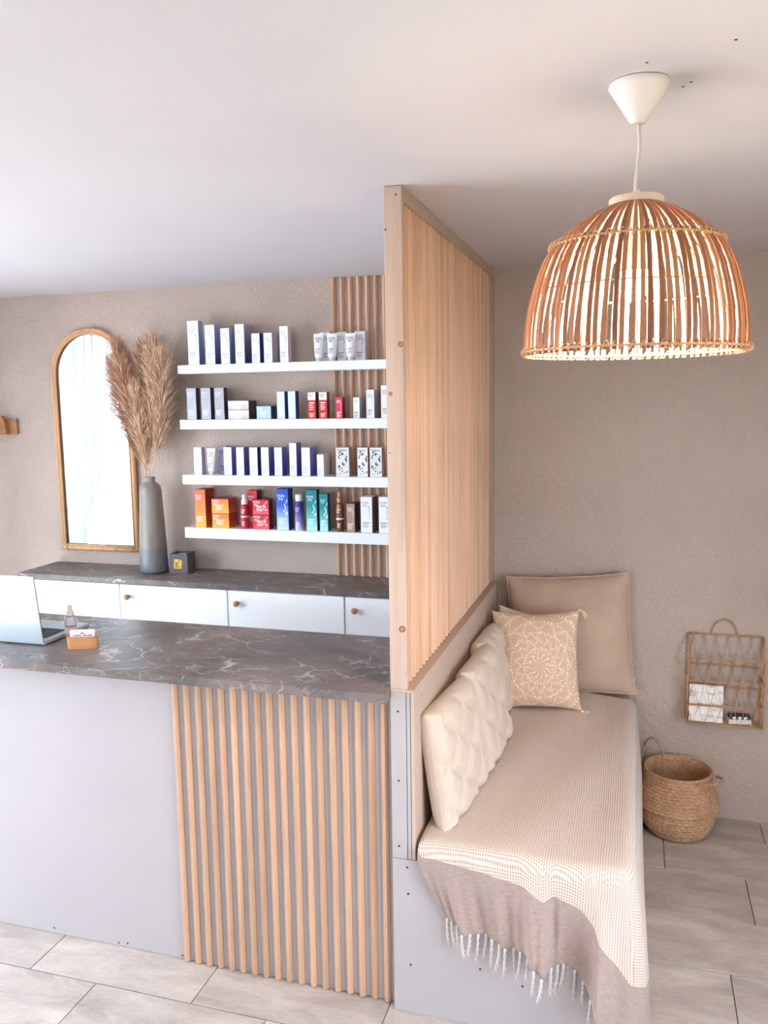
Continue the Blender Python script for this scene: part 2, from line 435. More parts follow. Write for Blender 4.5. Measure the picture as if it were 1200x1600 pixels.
def knot(parent, x, z, r, yy=-0.0004):
    MB().lathe(((r, 0), (r, 0.0005)), 16).build('knot', M['knot'], parent, loc=(x, yy, z), rot=(PI / 2, 0, 0))
    if r > 0.004: MB().lathe(((r * 0.62, 0), (r * 0.62, 0.0003)), 14).build('knot', M['knot2'], parent, loc=(x, yy - 0.0004, z), rot=(PI / 2, 0, 0)); MB().lathe(((r * 0.2, 0), (r * 0.2, 0.0003)), 8).build('knot', M['knot'], parent, loc=(x, yy - 0.0007, z), rot=(PI / 2, 0, 0))
for x, z, r in ((0.038, 1.190, 0.0095), (0.0125, 1.852, 0.0055), (0.0425, 1.985, 0.0075), (0.034, 2.375, 0.003), (0.0045, 2.288, 0.003), (0.0085, 1.69, 0.002), (0.047, 1.06, 0.0015)):
    knot(scr, x, z - HW, r)

# ------------------------------------------------------------------ bench
XB = 0.695
bn = empty('bench', (0.35, 0.02, 0), label='built-in bench box with grey painted front panel below the throw', cat='bench')
def Q(a): return (a[0] - 0.35, a[1] - 0.02, a[2])
bx('front_panel', Q((0.0702, 0.0, 0.001)), Q((XB - 0.030, 0.018, BT)), M['panel'], bn)
bx('seat_board', Q((0.0705, 0.019, BT - 0.02)), Q((XB - 0.03, WB - 0.002, BT)), M['panel'], bn)
bx('side_panel', Q((XB - 0.048, 0.019, 0.001)), Q((XB - 0.03, WB - 0.002, BT - 0.0205)), M['panel'], bn)
screws(bn, [Q((a, -0.0003, b)) for a, b in ((0.262, 0.185), (0.385, 0.155))])
screws(dw, [(a, -0.0003, b) for a, b in ((0.045, 0.468), (0.047, 0.385), (0.052, 0.158))])

def rounded_slab(x0, x1, y0, y1, z0, z1, r, nz=5, nc=6):
    """rounded box built as rings from bottom to top"""
    rings = []
    prof = [(r * (1 - math.cos(a)), r * (1 - math.sin(a))) for a in np.linspace(0, PI / 2, nz)]  # inset, dz
    levels = [(i2, z0 + dz) for i2, dz in [(r - p[0], r - p[1]) if False else (p2[0], p2[1]) for p, p2 in zip(prof, [(r * (1 - math.sin(a)), r * (1 - math.cos(a))) for a in np.linspace(0, PI / 2, nz)])]]
    levels += [(ins, z1 - dz) for ins, dz in [(r * (1 - math.sin(a)), r * (1 - math.cos(a))) for a in np.linspace(PI / 2, 0, nz)]]
    rc = r * 2.2
    for ins, z in levels:
        pts = []
        for cx, cy, a0 in ((x1 - rc, y0 + rc, -PI / 2), (x1 - rc, y1 - rc, 0), (x0 + rc, y1 - rc, PI / 2), (x0 + rc, y0 + rc, PI)):
            for k in range(nc):
                a = a0 + (PI / 2) * k / (nc - 1); pts.append((cx + (rc - ins) * math.cos(a), cy + (rc - ins) * math.sin(a), z))
        rings.append(pts)
    n = len(rings[0]); mb = MB(); vs = [p for rg in rings for p in rg]; fs = []
    for i in range(len(rings) - 1):
        for k in range(n): fs.append((i * n + k, i * n + (k + 1) % n, (i + 1) * n + (k + 1) % n, (i + 1) * n + k))
    fs.append(tuple(range(n))[::-1]); fs.append(tuple((len(rings) - 1) * n + k for k in range(n)))
    return mb.add(vs, fs)
SEAT = 0.556
mt = rounded_slab(0.0725, XB - 0.028, 0.024, WB - 0.003, BT + 0.001, SEAT - 0.018, 0.020).build('mattress', M['mattress'], smooth=True)
tag(mt, 'tan bench mattress showing at the divider wall beside the throw', 'mattress')

# ------------------------------------------------------------------ throw
def throw_mat():
    m = NT('woven_throw'); tc = m.n('ShaderNodeTexCoord'); sp = m.n('ShaderNodeSeparateXYZ'); m.l(tc.outputs['UV'], sp.inputs[0])
    nd_ = m.noise(m.coord('UV', (9, 9, 1)), 1.0, 2); off = m.math('MULTIPLY', m.math('SUBTRACT', nd_, 0.5), 0.012)
    u, v0 = m.math('ADD', sp.outputs[0], off), sp.outputs[1]; v = m.math('ADD', v0, off)
    fr = 62.0
    A = m.math('SINE', m.math('MULTIPLY', m.math('ADD', u, v), 2 * PI * fr))
    B = m.math('SINE', m.math('MULTIPLY', m.math('SUBTRACT', m.math('MULTIPLY', u, 1.25), v), 2 * PI * fr))
    wv = m.math('MULTIPLY', A, B)
    w01 = m.math('ADD', m.math('MULTIPLY', wv, 0.5), 0.5)
    nz = m.noise(m.coord('UV'), 14, 4)
    plainc = m.ramp(m.noise(m.coord('UV', (60, 300, 1)), 1.0, 3), ((0.3, (146, 124, 116)), (0.7, (170, 149, 141))))
    weave = m.mix(w01, (158, 132, 118), (234, 217, 204))
    weave = m.mix(m.math('MULTIPLY', nz, 0.25), weave, (196, 170, 152))
    isw = m.math('GREATER_THAN', v0, 0.205)
    m.base(m.mix(isw, plainc, weave))
    fine = m.noise(m.coord('UV', (500, 500, 1)), 1.0, 2)
    h = m.math('ADD', m.math('MULTIPLY', m.math('MULTIPLY', w01, isw), 1.0), m.math('MULTIPLY', fine, 0.25))
    m.bump(h, 0.55, 0.0025); m.set(Roughness=0.92, Specular_IOR_Level=0.12, Sheen_Weight=0.25)
    return m.m
M['throw'] = throw_mat()
def make_throw():
    X0, X1, Y0, Y1 = 0.078, XB - 0.005, -0.022, 1.385
    nx, ny, nt = 84, 110, 30
    xs = np.linspace(X0, X1, nx); ys = Y0 + (Y1 - Y0) * np.linspace(0, 1, ny) ** 1.25
    rng = np.random.RandomState(3)
    def ztop(x, y):
        return SEAT + 0.004 * math.sin(9 * x + 3 * y) * math.sin(5 * y + 1) + 0.003 * math.sin(23 * x - 7 * y) + 0.010 * math.exp(-((x - 0.4) / 0.25) ** 2) * math.exp(-((y - 0.8) / 0.6) ** 2)
    mb = MB(); V = []; UV = []
    idx = {}
    # hem table: perimeter distance -> hem point
    hs = [0, 0.10, 0.20, 0.30, 0.365, 0.395, 0.43, 0.47, 0.505, 0.525, 0.545, 0.575, 0.607, 0.66, 0.75, 1.0, 1.5, 2.1]
    hp = np.array([(0.165, -0.035, 0.335), (0.235, -0.050, 0.318), (0.325, -0.040, 0.302), (0.405, -0.070, 0.285), (0.455, -0.115, 0.260), (0.478, -0.040, 0.262), (0.50, -0.012, 0.25), (0.545, -0.012, 0.235), (0.578, -0.06, 0.205), (0.594, -0.135, 0.175), (0.606, -0.11, 0.15), (0.635, -0.055, 0.10), (0.69, -0.055, 0.05), (0.735, -0.01, 0.025), (0.742, 0.08, 0.012), (0.728, 0.35, 0.012), (0.72, 0.8, 0.012), (0.72, 1.45, 0.012)])
    def hem(s): return np.array([np.interp(s, hs, hp[:, k]) for k in range(3)])
    def tpos(x, y):
        # round the plan corner and sink the rim
        r = 0.06; px, py = x, y
        dx, dy = x - (X1 - r), (Y0 + r) - y
        if dx > 0 and dy > 0:
            mx = max(dx, dy); L = math.hypot(dx, dy)
            k = mx / L; px = X1 - r + dx * k; py = Y0 + r - dy * k
        e = min(px - X0 + 1, X1 - px, py - Y0)   # distance to an open edge
        if dx > 0 and dy > 0: e = min(e, r - math.hypot(px - (X1 - r), py - (Y0 + r)))
        q = max(0.0, 1 - max(e, 0) / 0.045); drop = 0.045 * (1 - math.sqrt(max(0, 1 - q * q * 0.98)))
        el = px - X0; ql = max(0.0, 1 - el / 0.03); drop += 0.012 * ql * ql
        return np.array((px, py, ztop(px, py) - drop))
    per = [(i, 0) for i in range(nx)] + [(nx - 1, j) for j in range(1, ny)]
    sper = []
    for k, (i, j) in enumerate(per): sper.append(xs[i] - X0 if k < nx else (X1 - X0) + (ys[j] - Y0))
    hang = {}
    for k, (i, j) in enumerate(per):
        T = tpos(xs[i], ys[j]); H = hem(sper[k]); hang[k] = (T, H, np.linalg.norm(H - T))
    for j in range(ny):
        for i in range(nx):
            p = tpos(xs[i], ys[j]); idx[(i, j)] = len(V); V.append(p)
            L = hang[i][2]
            UV.append((xs[i] - X0, L + ys[j] - Y0))
    F = []
    for j in range(ny - 1):
        for i in range(nx - 1):
            F.append((idx[(i, j)], idx[(i + 1, j)], idx[(i + 1, j + 1)], idx[(i, j + 1)]))
    prev = [idx[p] for p in per]
    hemline = []
    for t in range(1, nt + 1):
        cur = []
        for k, (i, j) in enumerate(per):
            T, H, L = hang[k]; f = t / nt
            s = sper[k]
            # fall: first outward round the edge, then down to the hem
            g = f ** 0.92
            p = T + (H - T) * np.array((f ** 1.15, 0, g))
            if k < nx:
                p[1] = T[1] + (H[1] - T[1]) * (min(1, f * 1.15) ** 1.4)
                amp = 0.022 * min(1, max(0, f - 0.08) * 1.8)
                if s < 0.40:
                    c1 = 1 - 2 * abs(math.sin(s * PI / 0.118 + 0.35 + 0.5 * f)) ** 0.7; c2 = math.sin(s * 2 * PI / 0.047 + 2.0 + 1.5 * f)
                    p[1] -= amp * (0.75 * c1 + 0.28 * c2)
                p[2] += 0.004 * math.sin(s * 45 + 1) * f
            else:
                e = 0.006 * math.sin(s * 2 * PI / 0.17) * f
                p[0] = T[0] + (H[0] - T[0]) * min(1, f * 1.05) + 0.010 * math.sin(PI * min(1, f * 1.2)) + e
                p[1] = T[1] + (H[1] - T[1]) * f
            if p[2] < SEAT - 0.05 and p[0] < XB - 0.022: p[1] = min(p[1], -0.010)
            cur.append(len(V)); V.append(p); UV.append((s, (1 - f) * L if k < nx + 18 else L * (1 - f) + 0.2 * min(1, (s - 0.65) * 6)))
            if t == nt: hemline.append((s, p))
        for k in range(len(per) - 1): F.append((prev[k], cur[k], cur[k + 1], prev[k + 1]))
        prev = cur
    mb.v = [tuple(map(float, p)) for p in V]; mb.f = F; mb.mi = [0] * len(F); mb.uv = UV
    o = mb.build('throw_blanket', M['throw'], smooth=True)
    sm_ = o.modifiers.new('relax', 'SMOOTH'); sm_.factor = 0.5; sm_.iterations = 4
    so = o.modifiers.new('thickness', 'SOLIDIFY'); so.thickness = 0.004; so.offset = -1
    tag(o, 'beige woven throw with tasselled plain end draped over the bench', 'throw')
    # tassels along the front hem
    HS = np.array([h[0] for h in hemline]); HP = np.array([h[1] for h in hemline])
    s = 0.006; rnd = random.Random(5)
    while s < 0.70:
        p = np.array([np.interp(s, HS, HP[:, k]) for k in range(3)])
        L = min(rnd.uniform(0.060, 0.088), p[2] - 0.004)
        t = MB(); sw = rnd.uniform(-0.012, 0.012); ph = rnd.uniform(0, 6)
        t.tube([(0, 0, 0.004), (0, -0.001, -0.004)], 0.0042, 7)
        for q in range(2):
            pts = []
            for a in np.linspace(0, 1, 12):
                an = ph + q * PI + a * 13
                rr = 0.0022 * (1 + 0.8 * a * a)
                pts.append((sw * a * a + rr * math.cos(an), -0.002 + rr * math.sin(an), -L * a))
            t.tube(pts, [0.0024] * 9 + [0.002, 0.0015, 0.0007], 5)
        for q in range(3):
            dx = rnd.uniform(-0.006, 0.006)
            t.tube([(sw * 0.7, 0, -L * 0.75), (sw + dx * 0.6, 0, -L * 0.95), (sw + dx, 0.001, -L * 1.12 if p[2] - L * 1.12 > 0.002 else -L)], [0.0012, 0.0009, 0.0005], 4)
        t.build('tassel', M['fringe'], o, smooth=True, loc=tuple(p))
        s += rnd.uniform(0.021, 0.029)
make_throw()

# ------------------------------------------------------------------ cushions
def cushion_grid(w, h, t, n=44, pinch=0.06, ear=0.03, seed=1, box=0.0, height=None, wr=0.004):
    """cushion standing in the x-z plane, thickness along y; returns front and back grids plus uv"""
    rng = np.random.RandomState(seed); ph = rng.uniform(0, 6, 8)
    u = np.linspace(-1, 1, n)
    u = np.sign(u) * (1 - (1 - np.abs(u)) ** 1.35)
    U, V_ = np.meshgrid(u, u)
    e = np.minimum(1 - np.abs(U), 1 - np.abs(V_))
    shrink = 1 - pinch * (1 - np.abs(V_) ** 2.2) * np.abs(U) ** 3, 1 - pinch * (1 - np.abs(U) ** 2.2) * np.abs(V_) ** 3
    X = U * shrink[0] * w / 2; Z = V_ * shrink[1] * h / 2
    prof = (np.clip(1 - np.abs(U) ** 2.4, 0, 1) * np.clip(1 - np.abs(V_) ** 2.4, 0, 1))
    if box: th = t / 2 * np.sqrt(np.clip((1 - np.abs(U) ** 9) * (1 - np.abs(V_) ** 9), 0, 1))
    else: th = t / 2 * prof ** 0.55
    wrk = wr * (np.sin(5 * U + ph[0] + 3 * V_) * np.sin(4 * V_ + ph[1]) + 0.6 * np.sin(11 * U * V_ + ph[2])) * prof ** 0.5
    corner = np.clip((np.abs(U) + np.abs(V_) - 1.25) / 0.75, 0, 1)
    wrk += 0.35 * wr * np.sin(26 * (U - V_) + ph[3]) * corner
    if box: wrk = wrk * np.clip(e / 0.25, 0, 1)
    front = th + wrk; back = th - wrk * 0.3
    if height is not None: front = front + height(U, V_) * np.clip(e / 0.08, 0, 1)
    A = np.stack([X, -front, Z], -1); B = np.stack([X, back, Z], -1)
    return A, B, U, V_
def cushion(name, w, h, t, mats, loc, rot, label, smoothing=True, **kw):
    A, B, U, V_ = cushion_grid(w, h, t, **kw)
    n = A.shape[0]; mb = MB(); mb.grid(A)
    nb = len(mb.v); mb.v += [tuple(map(float, p)) for p in B.reshape(-1, 3)]
    for i in range(n - 1):
        for j in range(n - 1):
            mb.f.append((nb + i * n + j, nb + (i + 1) * n + j, nb + (i + 1) * n + j + 1, nb + i * n + j + 1)); mb.mi.append(0)
    # stitch rims
    rim = [(0, j) for j in range(n - 1)] + [(i, n - 1) for i in range(n - 1)] + [(n - 1, j) for j in range(n - 1, 0, -1)] + [(i, 0) for i in range(n - 1, 0, -1)]
    for k in range(len(rim)):
        a, b = rim[k], rim[(k + 1) % len(rim)]
        ia, ib = a[0] * n + a[1], b[0] * n + b[1]
        mb.f.append((ib, ia, nb + ia, nb + ib)); mb.mi.append(0)
    uvs = [(float(a) * 0.5 + 0.5, float(b) * 0.5 + 0.5) for a, b in zip(U.reshape(-1), V_.reshape(-1))]
    mb.uv = uvs + [(2.0, 2.0)] * len(uvs)
    o = mb.build(name, mats, smooth=True, loc=loc); o.rotation_euler = rot
    return tag(o, label, 'cushion', 'cushions on the bench')

# large taupe cushion
big = cushion('cushion', 0.520, 0.520, 0.19, M['linen'], (0.404, 1.405, 0.812), (math.radians(-6), math.radians(-4.2), math.radians(2)), 'large taupe linen cushion with frayed edge standing against the back wall', seed=4, pinch=0.05, n=48)
def flange(parent, w, h, mat, wid=0.012, pinch=0.045):
    mb = MB(); rnd = random.Random(2); per = []
    N = 60
    for sd in range(4):
        for k in range(N):
            a = -1 + 2 * k / N; ins = pinch * (1 - abs(a) ** 2.2)
            per.append([(a, -1 + ins), (1 - ins, a), (-a, 1 - ins), (-1 + ins, -a)][sd])
    inner = [(p[0] * w / 2 * 0.985, 0, p[1] * h / 2 * 0.985) for p in per]
    outer = [(p[0] * (w / 2 + wid * rnd.uniform(0.7, 1.2)), 0.003 * rnd.uniform(-1, 1), p[1] * (h / 2 + wid * rnd.uniform(0.7, 1.2))) for p in per]
    n = len(per)
    for dy in (-0.0015, 0.0015):
        mb.add([(a, b + dy, c) for a, b, c in inner] + [(a, b + dy, c) for a, b, c in outer], [(k, (k + 1) % n, n + (k + 1) % n, n + k) if dy < 0 else (k, n + k, n + (k + 1) % n, (k + 1) % n) for k in range(n)])
    mb.build('frayed_edge', mat, parent)
flange(big, 0.520, 0.520, M['linen'], 0.006, 0.05)

def mandala():
    m = NT('printed_cotton'); tc = m.n('ShaderNodeTexCoord'); mp = m.n('ShaderNodeMapping'); mp.inputs['Location'].default_value = (-0.54, -0.47, 0); m.l(tc.outputs['UV'], mp.inputs[0])
    sp = m.n('ShaderNodeSeparateXYZ'); m.l(mp.outputs[0], sp.inputs[0]); x, yv = sp.outputs[0], sp.outputs[1]
    r = m.math('SQRT', m.math('ADD', m.math('MULTIPLY', x, x), m.math('MULTIPLY', yv, yv))); th = m.math('ARCTAN2', yv, x)
    def petal(n, r0, a, wd, ph=0.0):
        s = m.math('ABSOLUTE', m.math('SINE', m.math('ADD', m.math('MULTIPLY', th, n / 2), ph)))
        rr = m.math('ADD', r0, m.math('MULTIPLY', m.math('POWER', s, 1.5), a))
        return m.math('LESS_THAN', m.math('ABSOLUTE', m.math('SUBTRACT', r, rr)), wd)
    def dots(n, r0, wd, thr=0.55):
        return m.math('MULTIPLY', m.math('LESS_THAN', m.math('ABSOLUTE', m.math('SUBTRACT', r, r0)), wd), m.math('GREATER_THAN', m.math('SINE', m.math('MULTIPLY', th, n)), thr - 0.55))
    acc = petal(12, 0.015, 0.075, 0.012)
    for p in (dots(12, 0.115, 0.012), dots(24, 0.145, 0.008), petal(16, 0.17, 0.0, 0.005), dots(36, 0.185, 0.007), petal(14, 0.205, 0.07, 0.006), petal(14, 0.205, 0.045, 0.004), petal(14, 0.27, 0.075, 0.006, 0.8), dots(56, 0.33, 0.012), petal(12, 0.35, 0.09, 0.006), petal(12, 0.375, 0.09, 0.004), dots(72, 0.45, 0.012), petal(10, 0.46, 0.11, 0.006, 0.5), dots(84, 0.55, 0.014), petal(12, 0.56, 0.1, 0.005), dots(96, 0.65, 0.014)):
        acc = m.math('MAXIMUM', acc, p)
    wear = m.ramp(m.noise(m.coord('UV', (1, 1, 1)), 30, 4, 0.7), ((0.35, (40, 40, 40)), (0.6, (255, 255, 255))))
    fac = m.math('MULTIPLY', m.math('MULTIPLY', acc, wear), 0.95)
    cl = m.noise(m.coord('UV', (300, 300, 1)), 1, 2)
    m.base(m.mix(fac, m.ramp(cl, ((0.3, (200, 166, 140)), (0.7, (212, 180, 154)))), (240, 224, 205)))
    m.bump(cl, 0.2, 0.001); m.set(Roughness=0.9, Specular_IOR_Level=0.15, Sheen_Weight=0.2)
    return m.m
M['mandala'] = mandala()
orn = cushion('cushion', 0.355, 0.41, 0.15, M['mandala'], (0.287, 1.150, 0.765), (math.radians(-8), math.radians(-2), math.radians(6)), 'small beige cushion with white mandala print and corner tassels', seed=9, pinch=0.085)
rnd = random.Random(4)
for sx, sz in ((-1, -1), (1, -1), (1, 1)):
    t = MB()
    t.tube([(0, 0, 0), (sx * 0.010, 0, sz * 0.006)], 0.006, 8)
    for k in range(14):
        a = rnd.uniform(-0.9, 0.9); b = rnd.uniform(-0.5, 0.5); L = rnd.uniform(0.025, 0.04)
        d = Vector((sx * math.cos(a), b, math.sin(a) * 0.6 - 0.25 - (0.5 if sz > 0 else 0))).normalized()
        p0 = Vector((sx * 0.008, 0, sz * 0.005)); p1 = p0 + d * L * 0.6; p2 = p0 + d * L + Vector((0, 0, -0.007))
        t.tube([p0, p1, p2], [0.0028, 0.0024, 0.0012], 5)
    t.build('tassel', M['tassel'], orn, smooth=True, loc=(sx * 0.175, 0, sz * 0.203))

# quilted cushions leaning on the divider wall
def ogee(U, V_):
    X = U * 1.9; Y = V_ * 2.6
    d = np.full(U.shape, 9.0)
    for i in range(-4, 5):
        c = i + 0.36 * (-1) ** i * np.cos(PI * Y)
        d = np.minimum(d, np.abs(X - c))
    return 0.019 * np.sqrt(np.clip(d / 0.45, 0, 1)) - 0.012
for (loc, rot, lab, sd, wd) in (
    ((0.132, 0.258, 0.734), (math.radians(-9), 0, math.radians(90 - 6)), 'cream quilted cushion at the front end of the divider wall', 11, 0.385),
    ((0.162, 0.640, 0.742), (math.radians(-12), 0, math.radians(90 - 3)), 'cream quilted cushion in the middle of the three leaning on the divider wall', 12, 0.37),
    ((0.136, 0.945, 0.745), (math.radians(-8), 0, math.radians(90 - 2)), 'cream quilted cushion at the back, next to the mandala cushion', 13, 0.31)):
    cushion('cushion', wd, 0.365, 0.088, M['quilt'], loc, rot, lab, seed=sd, pinch=0.012, box=1.0, height=ogee, n=72, wr=0.003)
# pale cushion corner in the bench corner
cushion('cushion', 0.28, 0.36, 0.07, M['creamtip'], (0.228, 1.275, 0.760), (math.radians(-5), math.radians(8), math.radians(3)), 'pale beige cushion whose corner peeks out behind the mandala cushion', seed=15, pinch=0.09)

# ------------------------------------------------------------------ reception counter
ct = empty('reception_counter', (-0.9, 0.05, 0), label='reception counter with greige front and pine slat field below the marble top', cat='counter')
CX0 = -1.98
def K(a): return (a[0] + 0.9, a[1] - 0.05, a[2])
bx('front_panel', K((CX0, 0.035, 0.001)), K((-0.0015, 0.053, 0.9795)), M['panel'], ct, 0.0006)
bx('end_panel', K((CX0, 0.054, 0.001)), K((CX0 + 0.018, 0.50, 0.9795)), M['panel'], ct)
bx('inner_panel', K((-0.0195, 0.054, 0.001)), K((-0.0015, 0.50, 0.9795)), M['panel'], ct)
sm = slat_mesh(0.0215, 0.0155, 0.972, 'slatpine', ((-0.01075, 0), (-0.01075, 0.0065), (-0.0028, 0.0155), (0.0040, 0.0155), (0.01075, 0.0065), (0.01075, 0)))
for k in range(18):
    link('slat', sm, ct, K((-0.7235 + 0.0408 * k, 0.035, 0.004)))
screws(ct, [K((a, 0.0347, b)) for a, b in ((-1.25, 0.02), (-0.99, 0.012), (-0.955, 0.016), (-0.745, 0.012))])
wt = MB().box((CX0 - 0.03, -0.043, 0.980), (-0.0015, 0.520, 1.008), 0, 0.0012).build('counter_worktop', M['marble'])
tag(wt, 'dark veined marble worktop on the front reception counter', 'worktop')

# ------------------------------------------------------------------ back cabinets and worktop
units = [-2.297, -1.7185, -1.1395, -0.5645, -0.004]
labs = ['white base cabinet behind the laptop at the left end of the back row', 'white base cabinet below the vase, second in the back row', 'white base cabinet below the shelves, third in the back row', 'white base cabinet at the slatted screen, right end of the back row']
for k in range(4):
    a, b = units[k], units[k + 1]; wv = b - a
    cb = empty('base_cabinet', ((a + b) / 2, 1.36, 0), label=labs[k], cat='cabinet', group='white base cabinets along the back wall')
    bx('body', (-wv / 2 + 0.007, -0.1412, 0.08), (wv / 2 - 0.007, 0.148, 0.9785), M['whitecab'], cb)
    bx('plinth', (-wv / 2 + 0.001, -0.11, 0.001), (wv / 2 - 0.001, -0.09, 0.0795), M['whitecab'], cb)
    d = bx('door', (-wv / 2 + 0.0038, -0.160, 0.085), (wv / 2 - 0.0038, -0.1415, 0.9735), M['whitecab'], cb, 0.001)
    MB().lathe(((0.0075, 0.0), (0.0075, 0.010), (0.0135, 0.016), (0.0145, 0.022), (0.0125, 0.0255)), 20).build('knob', M['oak'], d, True, loc=(-wv / 2 + 0.052, -0.160, 0.917), rot=(PI / 2, 0, 0))
bw = MB().box((-2.302, 1.193, 0.980), (-0.0035, WB - 0.001, 1.0045), 0, 0.0012).build('back_worktop', M['marble'])
tag(bw, 'narrow dark marble worktop on the white cabinets along the back wall', 'worktop')

# ------------------------------------------------------------------ slats on the back wall
wsl = empty('slat_panel', (-0.45, WB - 0.003, 1.0055), label='row of pine slats on the back wall behind the shelves', cat='slat panel')
sm = slat_mesh(0.021, 0.017, CEIL - 1.008)
for k in range(11):
    link('slat', sm, wsl, (-0.245 + 0.0408 * k, 0, 0))

# ------------------------------------------------------------------ shelves
SHZ = [2.0165, 1.757, 1.491, 1.2335]
names = ['top white floating shelf holding white cartons and tubes', 'second white floating shelf holding silver, blue and red cartons', 'third white floating shelf holding a row of white and purple cartons', 'lowest white floating shelf holding orange, red, blue and teal boxes']
for z, lab, th in zip(SHZ, names, (0.041, 0.045, 0.046, 0.052)):
    o = MB().prism(((-1.452, 1.380), (-0.352, 1.380), (-0.352, WB - 0.0215), (-0.712, WB - 0.0215), (-0.712, WB - 0.001), (-1.452, WB - 0.001)), z - th, z).build('floating_shelf', M['white'])
    bv = o.modifiers.new('bevel', 'BEVEL'); bv.width = 0.0012; bv.segments = 1
    tag(o, lab, 'shelf', 'white floating shelves')

# ------------------------------------------------------------------ products on the shelves
def carton_mat(name, stops, rough=0.45, metal=0.0):
    m = NT(name)
    if len(stops) == 1: m.base(stops[0][1])
    else:
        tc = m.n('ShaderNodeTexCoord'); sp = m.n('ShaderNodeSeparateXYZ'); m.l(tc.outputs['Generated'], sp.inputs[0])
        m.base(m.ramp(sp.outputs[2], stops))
    m.set(Roughness=rough, Metallic=metal, Specular_IOR_Level=0.4)
    return m.m
CM = {}
def cm(key, *stops, **kw):
    CM[key] = carton_mat('carton_' + key, stops, **kw)
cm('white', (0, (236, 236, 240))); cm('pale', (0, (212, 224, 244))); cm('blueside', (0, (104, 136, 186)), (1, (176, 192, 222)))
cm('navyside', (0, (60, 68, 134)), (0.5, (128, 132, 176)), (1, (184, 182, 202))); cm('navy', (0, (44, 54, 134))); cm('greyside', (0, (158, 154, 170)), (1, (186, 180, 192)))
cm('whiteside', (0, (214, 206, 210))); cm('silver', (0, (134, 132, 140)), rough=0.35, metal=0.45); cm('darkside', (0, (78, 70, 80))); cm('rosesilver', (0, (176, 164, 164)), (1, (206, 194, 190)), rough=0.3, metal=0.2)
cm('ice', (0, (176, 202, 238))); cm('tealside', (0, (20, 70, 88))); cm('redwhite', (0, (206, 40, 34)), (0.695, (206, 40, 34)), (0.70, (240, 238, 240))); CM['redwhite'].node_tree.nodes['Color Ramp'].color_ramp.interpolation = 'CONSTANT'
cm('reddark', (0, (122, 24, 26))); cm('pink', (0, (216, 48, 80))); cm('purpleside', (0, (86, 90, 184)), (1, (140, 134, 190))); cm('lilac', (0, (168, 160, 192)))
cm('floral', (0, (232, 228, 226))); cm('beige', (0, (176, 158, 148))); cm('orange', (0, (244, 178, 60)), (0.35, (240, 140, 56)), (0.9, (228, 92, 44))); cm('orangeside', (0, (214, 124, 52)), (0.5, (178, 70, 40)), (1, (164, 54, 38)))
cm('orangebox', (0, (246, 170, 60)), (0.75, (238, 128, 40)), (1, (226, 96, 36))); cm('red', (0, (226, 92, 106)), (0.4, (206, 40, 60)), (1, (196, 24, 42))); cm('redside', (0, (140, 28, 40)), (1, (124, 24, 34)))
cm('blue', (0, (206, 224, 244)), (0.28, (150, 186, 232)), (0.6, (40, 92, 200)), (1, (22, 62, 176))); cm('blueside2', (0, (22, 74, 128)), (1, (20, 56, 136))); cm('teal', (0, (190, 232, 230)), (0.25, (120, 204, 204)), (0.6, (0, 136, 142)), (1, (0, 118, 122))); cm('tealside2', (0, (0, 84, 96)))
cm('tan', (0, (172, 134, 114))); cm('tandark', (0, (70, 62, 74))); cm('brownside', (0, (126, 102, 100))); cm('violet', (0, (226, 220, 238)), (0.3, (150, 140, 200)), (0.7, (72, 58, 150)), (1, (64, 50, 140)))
cm('bronze', (0, (136, 80, 60)), rough=0.25, metal=0.4); cm('bronzecap', (0, (168, 112, 90)), rough=0.25, metal=0.5); cm('redbottle', (0, (214, 60, 76)), (1, (190, 22, 40)), rough=0.25); cm('tubewhite', (0, (238, 238, 240)))
INK = {'grey': plain('ink_grey', (120, 120, 132), 0.6), 'white': plain('ink_white', (244, 244, 244), 0.6), 'black': plain('ink_black', (44, 42, 44), 0.6), 'pale': plain('ink_pale', (176, 178, 190), 0.6)}

def text_mesh(txt, size):
    c = bpy.data.curves.new('text', 'FONT'); c.body = txt; c.size = size; c.align_x = 'CENTER'; c.space_line = 0.8; c.resolution_u = 2
    o = bpy.data.objects.new('text', c); COL.objects.link(o)
    dg = bpy.context.evaluated_depsgraph_get(); dg.update()
    me = bpy.data.meshes.new_from_object(o.evaluated_get(dg)); bpy.data.objects.remove(o); bpy.data.curves.remove(c)
    return me
LOGO = text_mesh('YON\nKA', 0.019)
lines = MB()
for k, (wd, z) in enumerate(((0.8, 0.0), (0.55, -0.006), (0.7, -0.012), (0.6, -0.018))):
    lines.add([(-0.4, z, 0), (-0.4 + wd, z, 0), (-0.4 + wd, z + 0.0022 + 0.001 * (k == 0), 0), (-0.4, z + 0.0022 + 0.001 * (k == 0), 0)], [(0, 1, 2, 3)])
LINES = lines.mesh('print_lines', [])
def leaf_cluster(seed, n, w, h, sz=(0.006, 0.010)):
    r = random.Random(seed); mb = MB()
    for k in range(n):
        cx, cy = r.uniform(-w, w), -h + 2 * h * (k + 0.5) / n; a = r.uniform(0.3, 2.6); L = r.uniform(*sz); q = L * 0.42
        pts = []
        for j in range(8):
            t = 2 * PI * j / 8; px, py = L * math.cos(t), q * math.sin(t) * (1 - 0.3 * math.cos(t))
            pts.append((cx + px * math.cos(a) - py * math.sin(a), cy + px * math.sin(a) + py * math.cos(a), 0))
        mb.add(pts, [tuple(range(8))])
    return mb.mesh('sprig', [])
SPRIG = [leaf_cluster(3, 6, 0.004, 0.03, (0.0025, 0.005)), leaf_cluster(8, 24, 0.021, 0.057, (0.003, 0.008)), leaf_cluster(5, 11, 0.008, 0.036, (0.003, 0.007))]
